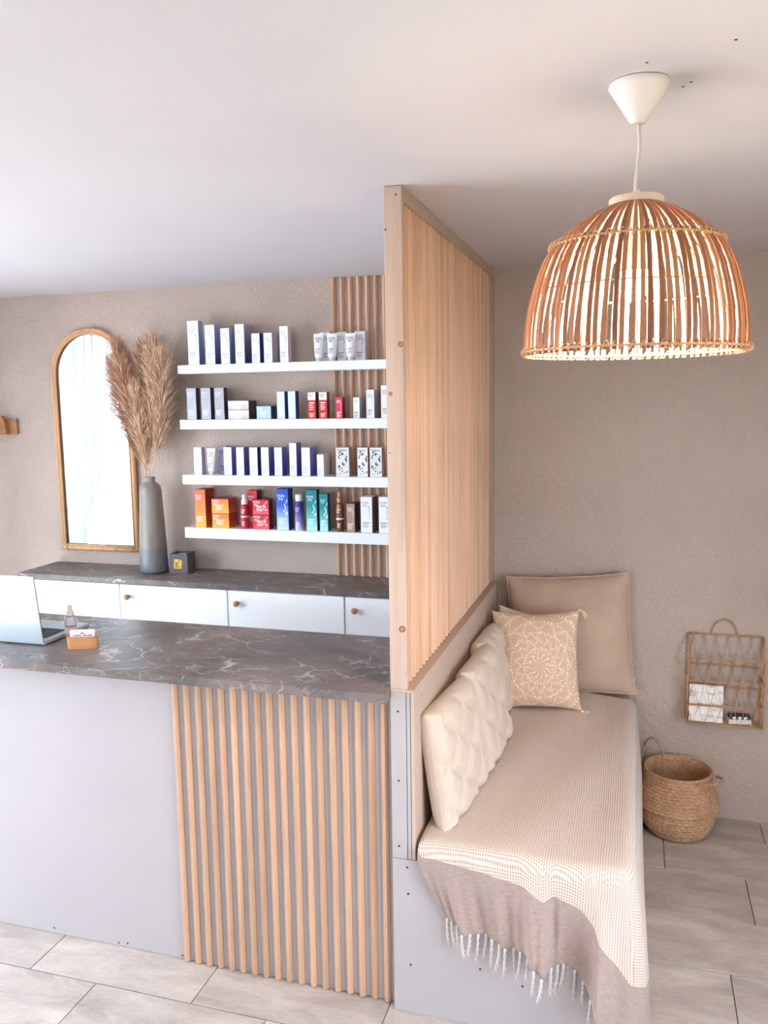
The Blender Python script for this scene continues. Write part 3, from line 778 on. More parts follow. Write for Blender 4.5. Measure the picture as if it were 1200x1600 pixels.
def inked(me, ink):
    key = (me.name, ink)
    if key not in inked.c:
        m = me.copy(); m.materials.clear(); m.materials.append(INK[ink]); inked.c[key] = m
    return inked.c[key]
inked.c = {}
def decal(name, me, ink, parent, x, y, z, sx=1, sz=1):
    o = link(name, inked(me, ink), parent, (x, y, z), (PI / 2, 0, 0)); o.scale = (sx, sz, 1); return o
YP = 1.392
def carton(shelf, x, w_, h, d, front, side, label, ink='grey', sprig=None, sprig_ink=None, logo=True, z0=0.0, rz=0.0, y0=None, top=None, logo_k=1.0, logo_z=0.80, cat='carton', group='boxes on the wall shelves', lines_on=True):
    d = min(max(d, 0.028), 0.092)
    mb = MB(); hx = w_ / 2
    mb.box((-hx, 0, 0), (hx, d, h), 1, 0.0008)
    # faces on the front take the front print, the top another
    for i, f in enumerate(mb.f):
        P_ = np.array([mb.v[k] for k in f])
        if np.ptp(P_[:, 1]) < 1e-6 and P_[0, 1] < 1e-6: mb.mi[i] = 0
        if np.ptp(P_[:, 2]) < 1e-6 and P_[0, 2] > h - 1e-6: mb.mi[i] = 2
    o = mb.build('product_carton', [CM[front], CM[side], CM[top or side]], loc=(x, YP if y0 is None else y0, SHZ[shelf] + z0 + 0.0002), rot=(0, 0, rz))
    tag(o, label, cat, group)
    e = -0.0004
    if logo:
        k = logo_k * min(1.0, w_ * 0.62 / 0.04)
        decal('logo', LOGO, ink, o, -hx * 0.25 if w_ < 0.07 else -hx * 0.55, e, h * logo_z, k, k)
    if lines_on: decal('print_lines', LINES, ink, o, -hx * 0.05, e, h * 0.27 if w_ < 0.07 else h * 0.52, w_ * 0.8 if w_ < 0.07 else w_ * 0.6, 1.1)
    if sprig is not None: decal('sprig', SPRIG[sprig], sprig_ink or ink, o, hx * 0.52 if sprig != 1 else 0, e - 0.0001, h * (0.56 if sprig != 1 else 0.5), min(1.0, w_ / 0.05), min(1.0, h / 0.12))
    return o
def tube_product(shelf, x, w_, h, label, ink='grey', cat='tube'):
    # a squeeze tube standing on its cap: round cap, flat crimped end
    n = 20; rows = []
    cap = 0.016
    for z, rx, ry in ((cap, w_ * 0.34, w_ * 0.34), (cap + 0.006, w_ * 0.40, w_ * 0.39), (h * 0.45, w_ * 0.45, w_ * 0.30), (h * 0.75, w_ * 0.485, w_ * 0.16), (h * 0.93, w_ * 0.5, 0.002), (h, w_ * 0.5, 0.0015)):
        rows.append([(rx * math.cos(2 * PI * k / n), ry * math.sin(2 * PI * k / n), z) for k in range(n)])
    mb = MB(); mb.grid(np.array(rows), wrap=True); mb.f.append(tuple(range(n))[::-1]); mb.f.append(tuple((len(rows) - 1) * n + k for k in range(n))); mb.mi += [0, 0]
    o = mb.build('cream_tube', CM['tubewhite'], smooth=True, loc=(x, YP + w_ * 0.42, SHZ[shelf] + 0.0002))
    smooth_angle(o, 50)
    MB().lathe(((w_ * 0.31, 0), (w_ * 0.32, 0.001), (w_ * 0.31, cap)), 20).build('cap', CM['whiteside'], o, smooth=False)
    # print: a curved label sheet just off the tube front
    decal('logo', LOGO, 'black', o, -w_ * 0.06, -w_ * 0.165, h * 0.78, 0.8, 0.8).rotation_euler = (PI / 2 - 0.16, 0, 0)
    decal('print_lines', LINES, ink, o, 0, -w_ * 0.36, h * 0.42, w_ * 0.62, 1.0).rotation_euler = (PI / 2 - 0.16, 0, 0)
    decal('sprig', SPRIG[0], 'black', o, w_ * 0.3, -w_ * 0.24, h * 0.62, 0.55, 0.7).rotation_euler = (PI / 2 - 0.3, 0, 0)
    return tag(o, label, cat, 'tubes on the wall shelves')
def bottle(shelf, x, r, h, hcap, body, capm, label, y0, spray=True, band=None, ink='white'):
    z1 = h - hcap
    o = MB().lathe(((r * 0.92, 0), (r, 0.003), (r, z1 - 0.012), (r * 0.92, z1 - 0.005), (r * 0.6, z1)), 28).build('bottle', CM[body], smooth=True, loc=(x, y0, SHZ[shelf] + 0.0002)); smooth_angle(o, 50)
    if spray:
        c = MB().lathe(((r * 0.80, z1 - 0.001), (r * 0.80, z1 + hcap * 0.42), (r * 0.52, z1 + hcap * 0.5), (r * 0.50, z1 + hcap * 0.96), (r * 0.4, h)), 24).build('spray_cap', CM[capm], o); smooth_angle(c)
    else:
        c = MB().lathe(((r * 0.82, z1 - 0.001), (r * 0.82, h - 0.002), (r * 0.76, h)), 24).build('cap', CM[capm], o); smooth_angle(c)
    if band: MB().lathe(((r * 1.01, h * band), (r * 1.01, h * band + 0.007)), 28, closed_ends=False).build('band', CM['white'], o)
    decal('logo', LOGO, ink, o, -r * 0.1, -r - 0.0004, z1 * 0.72, 0.55, 0.7)
    decal('print_lines', LINES, ink, o, 0, -r - 0.0003, z1 * 0.26, r * 1.0, 0.9)
    return tag(o, label, 'bottle', 'bottles on the wall shelves')

T = 'top shelf'
for x, w_, h, d, side, lab in ((-1.368, .059, .207, .043, 'blueside', 'tallest white carton with pale blue side, leftmost on the top shelf'),
    (-1.280, .051, .184, .059, 'navyside', 'white carton with navy side, second from left on the top shelf'),
    (-1.201, .047, .166, .046, 'blueside', 'white carton with steel blue side, third from left on the top shelf'),
    (-1.125, .048, .182, .070, 'navyside', 'tall white carton in the middle of the top shelf group, fourth from left'),
    (-1.044, .042, .137, .037, 'navy', 'short white carton with dark navy side, fifth from left on the top shelf'),
    (-0.982, .042, .137, .060, 'greyside', 'short white carton with grey side, sixth from left on the top shelf'),
    (-0.902, .042, .164, .038, 'whiteside', 'white carton standing last before the gap on the top shelf')):
    carton(0, x, w_, h, d, 'white', side, lab, ink='pale', sprig=0, sprig_ink='grey', top='white')
for x, w_, h, lab in ((-0.722, .046, .133, 'white carton behind the left tube on the top shelf'), (-0.640, .046, .132, 'white carton behind the middle tube on the top shelf'), (-0.552, .05, .132, 'white carton behind the right tube on the top shelf')):
    carton(0, x, w_, h, 0.04, 'white', 'whiteside', lab, ink='grey', sprig=0, sprig_ink='black', y0=YP + 0.054, top='white')
tube_product(0, -0.738, .049, .125, 'white squeeze tube on its cap, left of three on the top shelf')
tube_product(0, -0.673, .048, .124, 'white squeeze tube on its cap, middle of three on the top shelf')
tube_product(0, -0.584, .048, .122, 'white squeeze tube on its cap, right of three on the top shelf')
for x, lab in ((-1.391, 'silver carton, left of three on the second shelf'), (-1.314, 'silver carton, middle of three on the second shelf'), (-1.243, 'silver carton, right of three on the second shelf')):
    carton(1, x, .051, .151, .036, 'silver', 'darkside', lab, ink='white', sprig=None)
carton(1, -1.144, .108, .0435, .086, 'rosesilver', 'darkside', 'flat pinkish silver box at the bottom of the pair on the second shelf', ink='white', logo_k=0.6, logo_z=0.62)
carton(1, -1.144, .108, .0435, .086, 'rosesilver', 'darkside', 'flat pinkish silver box on top of the pair on the second shelf', ink='white', z0=0.0442, logo_k=0.6, logo_z=0.62)
carton(1, -1.014, .074, .061, .060, 'ice', 'tealside', 'low ice blue box with dark teal side on the second shelf', ink='white', logo_k=0.7, logo_z=0.7)
carton(1, -0.926, .040, .127, .037, 'pale', 'navy', 'pale blue carton with navy side, left of the pair on the second shelf', ink='white')
carton(1, -0.871, .038, .128, .042, 'pale', 'navy', 'pale blue carton with navy side, right of the pair on the second shelf', ink='white')
for x, lab in ((-0.772, 'red carton with white upper part, left of the pair on the second shelf'), (-0.717, 'red carton with white upper part, right of the pair on the second shelf')):
    o = carton(1, x, .039, .121, .036, 'redwhite', 'reddark', lab, ink='black', lines_on=False, logo_z=0.88, logo_k=0.9)
    decal('print_lines', LINES, 'white', o, 0, -0.0005, 0.070, .03, 1.6); decal('print_lines', LINES, 'white', o, 0, -0.0005, 0.022, .03, 0.8)
carton(1, -0.639, .033, .096, .037, 'pink', 'reddark', 'small crimson carton alone before the slats on the second shelf', ink='white', sprig=0, sprig_ink='white')
carton(1, -0.556, .031, .094, .060, 'white', 'greyside', 'small white carton, shortest of three at the right end of the second shelf', sprig=None, top='white')
carton(1, -0.490, .038, .128, .062, 'white', 'greyside', 'white carton, middle of three at the right end of the second shelf', sprig=0, top='white')
carton(1, -0.418, .043, .146, .06, 'white', 'greyside', 'tallest white carton at the right end of the second shelf beside the screen', sprig=0, top='white')
carton(2, -1.371, .042, .133, .038, 'white', 'lilac', 'white carton with lilac side, leftmost on the third shelf', ink='pale')
tube_product(2, -1.307, .046, .127, 'white squeeze tube near the left end of the third shelf')
carton(2, -1.262, .044, .137, .04, 'lilac', 'purpleside', 'lilac carton with dark sprig right behind the tube on the third shelf', ink='black', sprig=0, y0=YP + 0.052)
for x, w_, h, d, side, lab in ((-1.210, .042, .134, .040, 'purpleside', 'white carton with blue side, first right of the tube on the third shelf'),
    (-1.145, .040, .134, .055, 'purpleside', 'white carton with violet side, second right of the tube on the third shelf'),
    (-1.075, .042, .134, .039, 'navy', 'white carton with navy side, third right of the tube on the third shelf'),
    (-1.016, .040, .134, .060, 'purpleside', 'white carton with violet side, fourth right of the tube on the third shelf'),
    (-0.948, .039, .134, .058, 'purpleside', 'white carton left of the tallest one on the third shelf'),
    (-0.873, .036, .155, .062, 'purpleside', 'tallest narrow white carton on the third shelf'),
    (-0.809, .043, .134, .073, 'purpleside', 'white carton with purple side right of the tallest on the third shelf'),
    (-0.737, .033, .102, .080, 'whiteside', 'shortest white carton, last before the gap on the third shelf')):
    carton(2, x, w_, h, d, 'white', side, lab, ink='pale', top=side)
for x, w_, d, lab, rz in ((-0.628, .062, .060, 'white carton with black botanical print, left of three on the third shelf', 0.12), (-0.531, .050, .03, 'white carton with black botanical print, middle of three on the third shelf', 0.0), (-0.468, .056, .060, 'white carton with black botanical print, right of three beside the screen', 0.12)):
    carton(2, x, w_, .134, d, 'floral', 'beige', lab, ink='black', sprig=1, sprig_ink='black', rz=rz, logo_z=0.86, logo_k=0.9, lines_on=False)
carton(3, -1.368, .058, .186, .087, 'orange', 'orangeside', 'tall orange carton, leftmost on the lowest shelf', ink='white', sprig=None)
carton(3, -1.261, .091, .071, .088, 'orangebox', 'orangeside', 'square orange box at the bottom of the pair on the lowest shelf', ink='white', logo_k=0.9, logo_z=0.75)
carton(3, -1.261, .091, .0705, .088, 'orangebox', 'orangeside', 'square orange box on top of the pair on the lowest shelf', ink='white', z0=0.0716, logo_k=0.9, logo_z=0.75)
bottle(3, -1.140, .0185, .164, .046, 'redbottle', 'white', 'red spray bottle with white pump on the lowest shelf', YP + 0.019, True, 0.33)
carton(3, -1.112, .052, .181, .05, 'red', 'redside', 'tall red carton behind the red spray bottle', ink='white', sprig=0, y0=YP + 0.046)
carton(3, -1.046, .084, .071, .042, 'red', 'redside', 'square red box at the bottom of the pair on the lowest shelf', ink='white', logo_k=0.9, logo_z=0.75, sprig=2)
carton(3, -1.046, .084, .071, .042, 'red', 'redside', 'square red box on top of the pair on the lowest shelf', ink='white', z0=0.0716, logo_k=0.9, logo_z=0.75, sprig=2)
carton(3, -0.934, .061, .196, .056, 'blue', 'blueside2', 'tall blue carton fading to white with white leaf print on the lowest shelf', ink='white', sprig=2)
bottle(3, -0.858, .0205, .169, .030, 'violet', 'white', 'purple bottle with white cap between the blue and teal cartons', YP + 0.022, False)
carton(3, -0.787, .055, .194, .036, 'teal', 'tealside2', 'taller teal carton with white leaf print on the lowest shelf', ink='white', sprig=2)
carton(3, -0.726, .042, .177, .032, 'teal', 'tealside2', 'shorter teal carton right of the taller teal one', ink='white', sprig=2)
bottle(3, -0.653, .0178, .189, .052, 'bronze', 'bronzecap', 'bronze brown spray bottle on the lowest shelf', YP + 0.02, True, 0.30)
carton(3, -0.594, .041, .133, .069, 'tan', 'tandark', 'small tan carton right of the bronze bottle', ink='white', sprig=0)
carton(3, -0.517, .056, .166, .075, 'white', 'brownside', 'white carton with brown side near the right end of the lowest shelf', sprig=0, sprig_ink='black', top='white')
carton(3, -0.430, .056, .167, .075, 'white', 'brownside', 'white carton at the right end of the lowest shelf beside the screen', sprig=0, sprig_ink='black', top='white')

# ------------------------------------------------------------------ mirror
def mirror():
    X0, X1, Z0, Z1 = -2.256, -1.781, 1.076, 2.226
    cx = (X0 + X1) / 2; R = (X1 - X0) / 2
    mi = empty('arched_mirror', (cx, WB - 0.001, Z0), label='arched wall mirror with slim rattan frame above the back worktop', cat='mirror')
    def arch(r, zb, n=36):
        p = [(-r, zb)]
        for k in range(n + 1):
            a = PI - PI * k / n; p.append((r * math.cos(a), (Z1 - Z0 - R) + r * math.sin(a)))
        p.append((r, zb)); return p
    g = NT('mirror_glass'); g.base((226, 230, 234)); g.set(Metallic=1.0, Roughness=0.012)
    MB().prism(arch(R - 0.022, 0.018), -0.014, -0.010, 1).build('glass', g.m, mi)
    MB().prism(arch(R - 0.006, 0.004), -0.0095, -0.001, 1).build('backing', M['oak'], mi)
    r1 = MB().tube([(a, -0.018, b) for a, b in arch(R - 0.013, 0.010)], 0.0125, 10).build('frame', M['rattan'], mi, True)
    MB().tube([(a, -0.024, b) for a, b in arch(R - 0.028, 0.024)], 0.006, 8).build('inner_rod', M['rattan'], mi, True)
    MB().tube([(-R + 0.001, -0.018, 0.012), (R - 0.001, -0.018, 0.012)], 0.0125, 10).build('bottom_rod', M['rattan'], mi, True)
    MB().tube([(-R + 0.02, -0.024, 0.027), (R - 0.02, -0.024, 0.027)], 0.006, 8).build('inner_rod', M['rattan'], mi, True)
    for sx in (-1, 1): MB().tube([(sx * (R - 0.036), -0.018, 0.012), (sx * (R - 0.043), -0.018, 0.012)], 0.0135, 10).build('binding', M['oak'], mi, True)
mirror()

# coat hook at the left
hk = empty('coat_hook', (-2.60, WB - 0.001, 1.685), label='oak wall hook with rounded peg left of the mirror', cat='hook')
bx('backplate', (-0.10, -0.018, 0.0), (0.104, 0, 0.082), M['oak'], hk, 0.001)
pts = [(-0.03, 0.004), (0.056, 0.004), (0.058, 0.05), (0.048, 0.075), (0.03, 0.098), (0.018, 0.102), (0.0, 0.098), (-0.02, 0.075), (-0.03, 0.05)]
MB().prism([(a, b) for a, b in pts], -0.046, -0.0185, 1).build('peg', M['oak'], hk)

# ------------------------------------------------------------------ vase and pampas grass
def vase_mat():
    m = NT('grey_stoneware'); tc = m.n('ShaderNodeTexCoord'); sp = m.n('ShaderNodeSeparateXYZ'); m.l(tc.outputs['Object'], sp.inputs[0])
    nz = m.noise(m.coord('Object', (40, 40, 8)), 1.0, 3)
    zz = m.math('ADD', sp.outputs[2], m.math('MULTIPLY', nz, 0.02))
    up = m.ramp(nz, ((0.3, (128, 118, 110)), (0.7, (146, 136, 128)))); lo = m.ramp(nz, ((0.3, (108, 110, 114)), (0.7, (128, 130, 134))))
    m.base(m.mix(m.math('GREATER_THAN', zz, 0.137), lo, up)); m.set(Roughness=0.35, Specular_IOR_Level=0.5); return m.m
VX, VY, VZ = -1.628, 1.372, 1.0047
vz = empty('vase', (VX, VY, VZ), label='tall grey bottle-shaped ceramic vase on the back worktop', cat='vase')
o = MB().lathe(((0.055, 0), (0.064, 0.004), (0.0685, 0.016), (0.069, 0.05), (0.066, 0.14), (0.0605, 0.26), (0.0555, 0.36), (0.053, 0.405), (0.050, 0.425), (0.040, 0.442), (0.028, 0.450), (0.0255, 0.456), (0.0265, 0.472), (0.0255, 0.4745), (0.0215, 0.4745), (0.0215, 0.452), (0.03, 0.43), (0.03, 0.30)), 48, closed_ends=False).build('body', vase_mat(), vz, True)
MB().lathe(((0.0545, 0.0), (0.0545, 0.0005)), 32).build('foot', M['grout'], vz)
def pampas_mat(c):
    m = NT('dried_pampas'); n_ = m.noise(m.coord(), 40, 3)
    m.base(m.ramp(n_, ((0.3, tuple(x - 22 for x in c)), (0.7, tuple(min(255, x + 14) for x in c))))); m.set(Roughness=0.85, Specular_IOR_Level=0.15)
    return m.m
PM = [pampas_mat((212, 172, 146)), pampas_mat((228, 196, 166)), pampas_mat((196, 154, 132))]
def pampas(tip, bend, rad, L, mat, seed, label):
    rnd = random.Random(seed); base = Vector((VX + rnd.uniform(-0.008, 0.008), VY + rnd.uniform(-0.008, 0.008), VZ + 0.31))
    neck = Vector((VX + rnd.uniform(-0.010, 0.010), VY + rnd.uniform(-0.008, 0.008), VZ + 0.476)); tip = Vector(tip)
    def path(t):
        if t < 0.2: return base.lerp(neck, t / 0.2)
        s = (t - 0.2) / 0.8; p = neck.lerp(tip, s); p += Vector(bend) * math.sin(PI * s); return p
    o = empty('pampas_stem', neck, label=label, cat='dried grass', group='pampas stems in the vase')
    T0 = 1 - L / ((tip - neck).length / 0.8)
    MB().tube([path(t) - neck for t in np.linspace(0, 0.98, 24)], [0.0024] * 18 + [0.0016] * 6, 6).build('stalk', mat, o, True)
    mb = MB()
    for k in range(2400):
        t = T0 + (1 - T0) * rnd.random() ** 0.9; q = (t - T0) / (1 - T0)
        p = path(t); ax = (path(min(t + 0.03, 1.0)) - path(t - 0.03)).normalized()
        wd = rad * (math.sin(PI * (0.10 + 0.76 * q)) ** 0.9)
        an = rnd.uniform(0, 2 * PI); s1 = ax.orthogonal().normalized(); s2 = ax.cross(s1); out = s1 * math.cos(an) + s2 * math.sin(an)
        ln = rnd.uniform(0.05, 0.13) * (1 - 0.35 * q); sp = wd * rnd.choice((0.25, 0.5, 0.75, 1.0, 1.25, 1.6)) * rnd.uniform(0.7, 1.3)
        a = p - neck; b = a + ax * ln * 0.45 + out * sp * 0.65; c = a + ax * ln * 0.82 + out * sp + Vector((0, 0, -0.004)); d = a + ax * ln * rnd.uniform(0.95, 1.1) + out * sp * rnd.uniform(1.0, 1.35) + Vector((0, 0, -0.014 * rnd.random()))
        wv = (ax.cross(out) * rnd.uniform(-1, 1) + out * rnd.uniform(-1, 1)).normalized() * 0.0015; pts = []
        for q_, f in ((a, 0.5), (b, 1.0), (c, 0.8)): pts += [q_ - wv * f, q_ + wv * f]
        pts.append(d)
        mb.add(pts, [(0, 1, 3, 2), (2, 3, 5, 4), (4, 5, 6)])
    o2 = mb.build('plume', mat, o, True); o2['kind'] = 'stuff'
    return o
for tip, bend, rad, L, mi_, sd, lab in (
    ((-1.805, 1.365, 2.025), (-0.014, 0.0, -0.025), 0.040, 0.50, 2, 1, 'lowest pampas plume leaning far left over the mirror'),
    ((-1.748, 1.325, 2.115), (-0.006, 0, 0.0), 0.040, 0.52, 0, 2, 'tall pampas plume rising left in front of the mirror arch'),
    ((-1.665, 1.425, 2.100), (0.0, 0, 0.0), 0.040, 0.50, 0, 3, 'pampas plume in the middle at the back of the bunch'),
    ((-1.575, 1.365, 2.120), (0.012, 0, 0.0), 0.042, 0.52, 1, 4, 'tallest pale pampas plume standing almost upright'),
    ((-1.515, 1.350, 2.060), (0.026, 0, 0.0), 0.040, 0.48, 1, 5, 'pale pampas plume arching right towards the shelves'),
    ((-1.655, 1.330, 1.900), (-0.004, 0, 0.0), 0.036, 0.38, 1, 6, 'short pampas plume low in the front of the bunch')):
    pampas(tip, bend, rad, L, PM[mi_], sd, lab)

# candle cube
cb = empty('tealight_holder', (-1.484, 1.398, 1.0047), math.radians(6), label='dark grey cube tealight holder with gold square beside the vase', cat='candle holder')
dg = plain('dark_grey_stone', (96, 92, 92), 0.6, var=6)
b = MB(); s_ = 0.0475
b.box((-s_, -s_, 0), (s_, s_, 0.078)); b.box((-s_, -s_, 0.078), (s_, -s_ + 0.012, 0.098)); b.box((-s_, s_ - 0.012, 0.078), (s_, s_, 0.098)); b.box((-s_, -s_ + 0.012, 0.078), (-s_ + 0.012, s_ - 0.012, 0.098)); b.box((s_ - 0.012, -s_ + 0.012, 0.078), (s_, s_ - 0.012, 0.098))
b.build('body', dg, cb)
gm = NT('gold_leaf'); gv = gm.noise(gm.coord(), 60, 3); gm.base(gm.ramp(gv, ((0.35, (150, 104, 50)), (0.6, (236, 196, 116))))); gm.set(Metallic=0.8, Roughness=0.35)
MB().box((-0.024, -s_ - 0.002, 0.026), (0.022, -s_ - 0.0002, 0.074), 0, 0.0006).build('gold_square', gm.m, cb)
MB().lathe(((0.019, 0), (0.019, 0.014)), 20).build('tealight', M['white'], cb, loc=(0, 0, 0.0785))

# ------------------------------------------------------------------ laptop
lp = empty('laptop', (-1.470, 0.13, 1.0083), label='open silver laptop seen from behind at the left of the counter', cat='laptop')
alu = plain('aluminium', (186, 194, 201), 0.42, 0.5)
W2 = 0.183
MB().box((-W2, -0.002, 0.002), (W2, 0.250, 0.0155), 0, 0.002).build('base', alu, lp)
kb = MB().box((-W2 + 0.022, 0.035, 0.0155), (W2 - 0.022, 0.148, 0.0162)).build('keyboard', M['black'], lp)
km = MB().box((-0.0078, -0.0078, 0), (0.0078, 0.0078, 0.0013), 0, 0.0006).mesh('key', plain('key_cap', (52, 56, 64), 0.5))
for r in range(6):
    for c in range(17): link('key', km, kb, (-W2 + 0.033 + c * 0.01875, 0.0445 + r * 0.0188, 0.0162))
MB().box((-0.055, 0.165, 0.0155), (0.055, 0.237, 0.0159)).build('touchpad', plain('touchpad_grey', (176, 182, 190), 0.4, 0.4), lp)
for sx in (-1, 1): 
    for yy in (0.02, 0.22): MB().lathe(((0.006, 0), (0.006, 0.0022)), 12).build('rubber_foot', M['black'], lp, loc=(sx * 0.15, yy, 0.0))
ld = MB().box((-W2, -0.0045, 0.0), (W2, 0.0, 0.246), 0, 0.0018).build('lid', alu, lp, loc=(0, -0.0025, 0.006), rot=(math.radians(6.5), 0, 0))
MB().box((-W2 + 0.001, 0.0, 0.004), (W2 - 0.001, 0.0018, 0.243)).build('screen', M['black'], ld)
MB().box((-W2 + 0.004, -0.0047, 0.2275), (W2 - 0.004, -0.0044, 0.2288)).build('seam', plain('seam_grey', (168, 176, 184), 0.5), ld)

# card holder, cards, spray bottle
ch = empty('card_holder', (-1.142, 0.146, 1.0083), math.radians(21), label='rounded oak card holder on the counter', cat='card holder')
def stadium(hx, hy, n=8):
    p = []
    for cx, a0 in ((hx - hy, -PI / 2), (-hx + hy, PI / 2)):
        for k in range(n + 1): a = a0 + PI * k / n; p.append((cx + hy * math.cos(a), hy * math.sin(a)))
    return p
oakc = wood('honey_oak', (196, 138, 88), (172, 114, 68), 0, 0.4)
MB().prism(stadium(0.052, 0.020), 0, 0.012).build('base', oakc, ch)
ou, inn = stadium(0.052, 0.020), stadium(0.047, 0.015); n = len(ou); b = MB()
b.add([(x, y, 0.012) for x, y in ou] + [(x, y, 0.040) for x, y in ou] + [(x, y, 0.012) for x, y in inn] + [(x, y, 0.040) for x, y in inn],
      [(k, (k + 1) % n, n + (k + 1) % n, n + k) for k in range(n)] + [(2 * n + k, 3 * n + k, 3 * n + (k + 1) % n, 2 * n + (k + 1) % n) for k in range(n)] + [(n + k, n + (k + 1) % n, 3 * n + (k + 1) % n, 3 * n + k) for k in range(n)])
b.build('wall', oakc, ch)
pc = plain('blush_card', (236, 214, 210), 0.7); pk = plain('card_print', (186, 140, 140), 0.7); pk2 = plain('card_ink', (96, 66, 66), 0.7)
for k in range(4):
    cd = MB().box((-0.041, -0.0002, 0), (0.041, 0.0002, 0.050)).build('business_card', pc, loc=(-1.142 - 0.3584 * (0.004 * k - 0.007), 0.146 + 0.9336 * (0.004 * k - 0.007), 1.0206), rot=(math.radians(-3), 0, math.radians(21)))
    tag(cd, ('blush business card standing frontmost in the oak holder', 'blush business card second from the front in the oak holder', 'blush business card third from the front in the oak holder', 'blush business card at the very back of the oak holder')[k], 'card', 'business cards in the oak holder')
    if k == 0:
        lo = MB(); lo.add([(-0.010, -0.0006, 0.036), (0.010, -0.0006, 0.036), (0, -0.0006, 0.045)], [(0, 1, 2)]); lo.build('emblem', pk, cd)
        for q in range(9): 
            x = -0.030 + q * 0.0072
            if q != 4: MB().add([(x, -0.0006, 0.029), (x + 0.0045, -0.0006, 0.029), (x + 0.0045, -0.0006, 0.0325 + 0.001 * (q % 3)), (x, -0.0006, 0.0325 + 0.001 * (q % 3))], [(0, 1, 2, 3)]).build('print_mark', pk2, cd)
sb = empty('spray_bottle', (-1.236, 0.208, 1.0083), label='small clear spray bottle behind the card holder on the counter', cat='bottle')
gl = NT('frosted_plastic'); gl.base((222, 210, 206)); gl.set(Roughness=0.18, Transmission_Weight=0.75, IOR=1.35)
o = MB().lathe(((0.018, 0), (0.0205, 0.003), (0.0205, 0.083), (0.018, 0.090), (0.0095, 0.092), (0.0095, 0.094)), 28).build('body', gl.m, sb, True); smooth_angle(o, 50)
o = MB().lathe(((0.0207, 0.03), (0.0207, 0.052)), 28, closed_ends=False).build('label_wrap', plain('rose_label', (206, 178, 176), 0.6), sb, True)
o = MB().lathe(((0.0135, 0.0925), (0.0135, 0.104), (0.0085, 0.110), (0.0082, 0.126), (0.007, 0.128)), 24).build('pump', plain('taupe_cap', (198, 180, 174), 0.5), sb); smooth_angle(o)

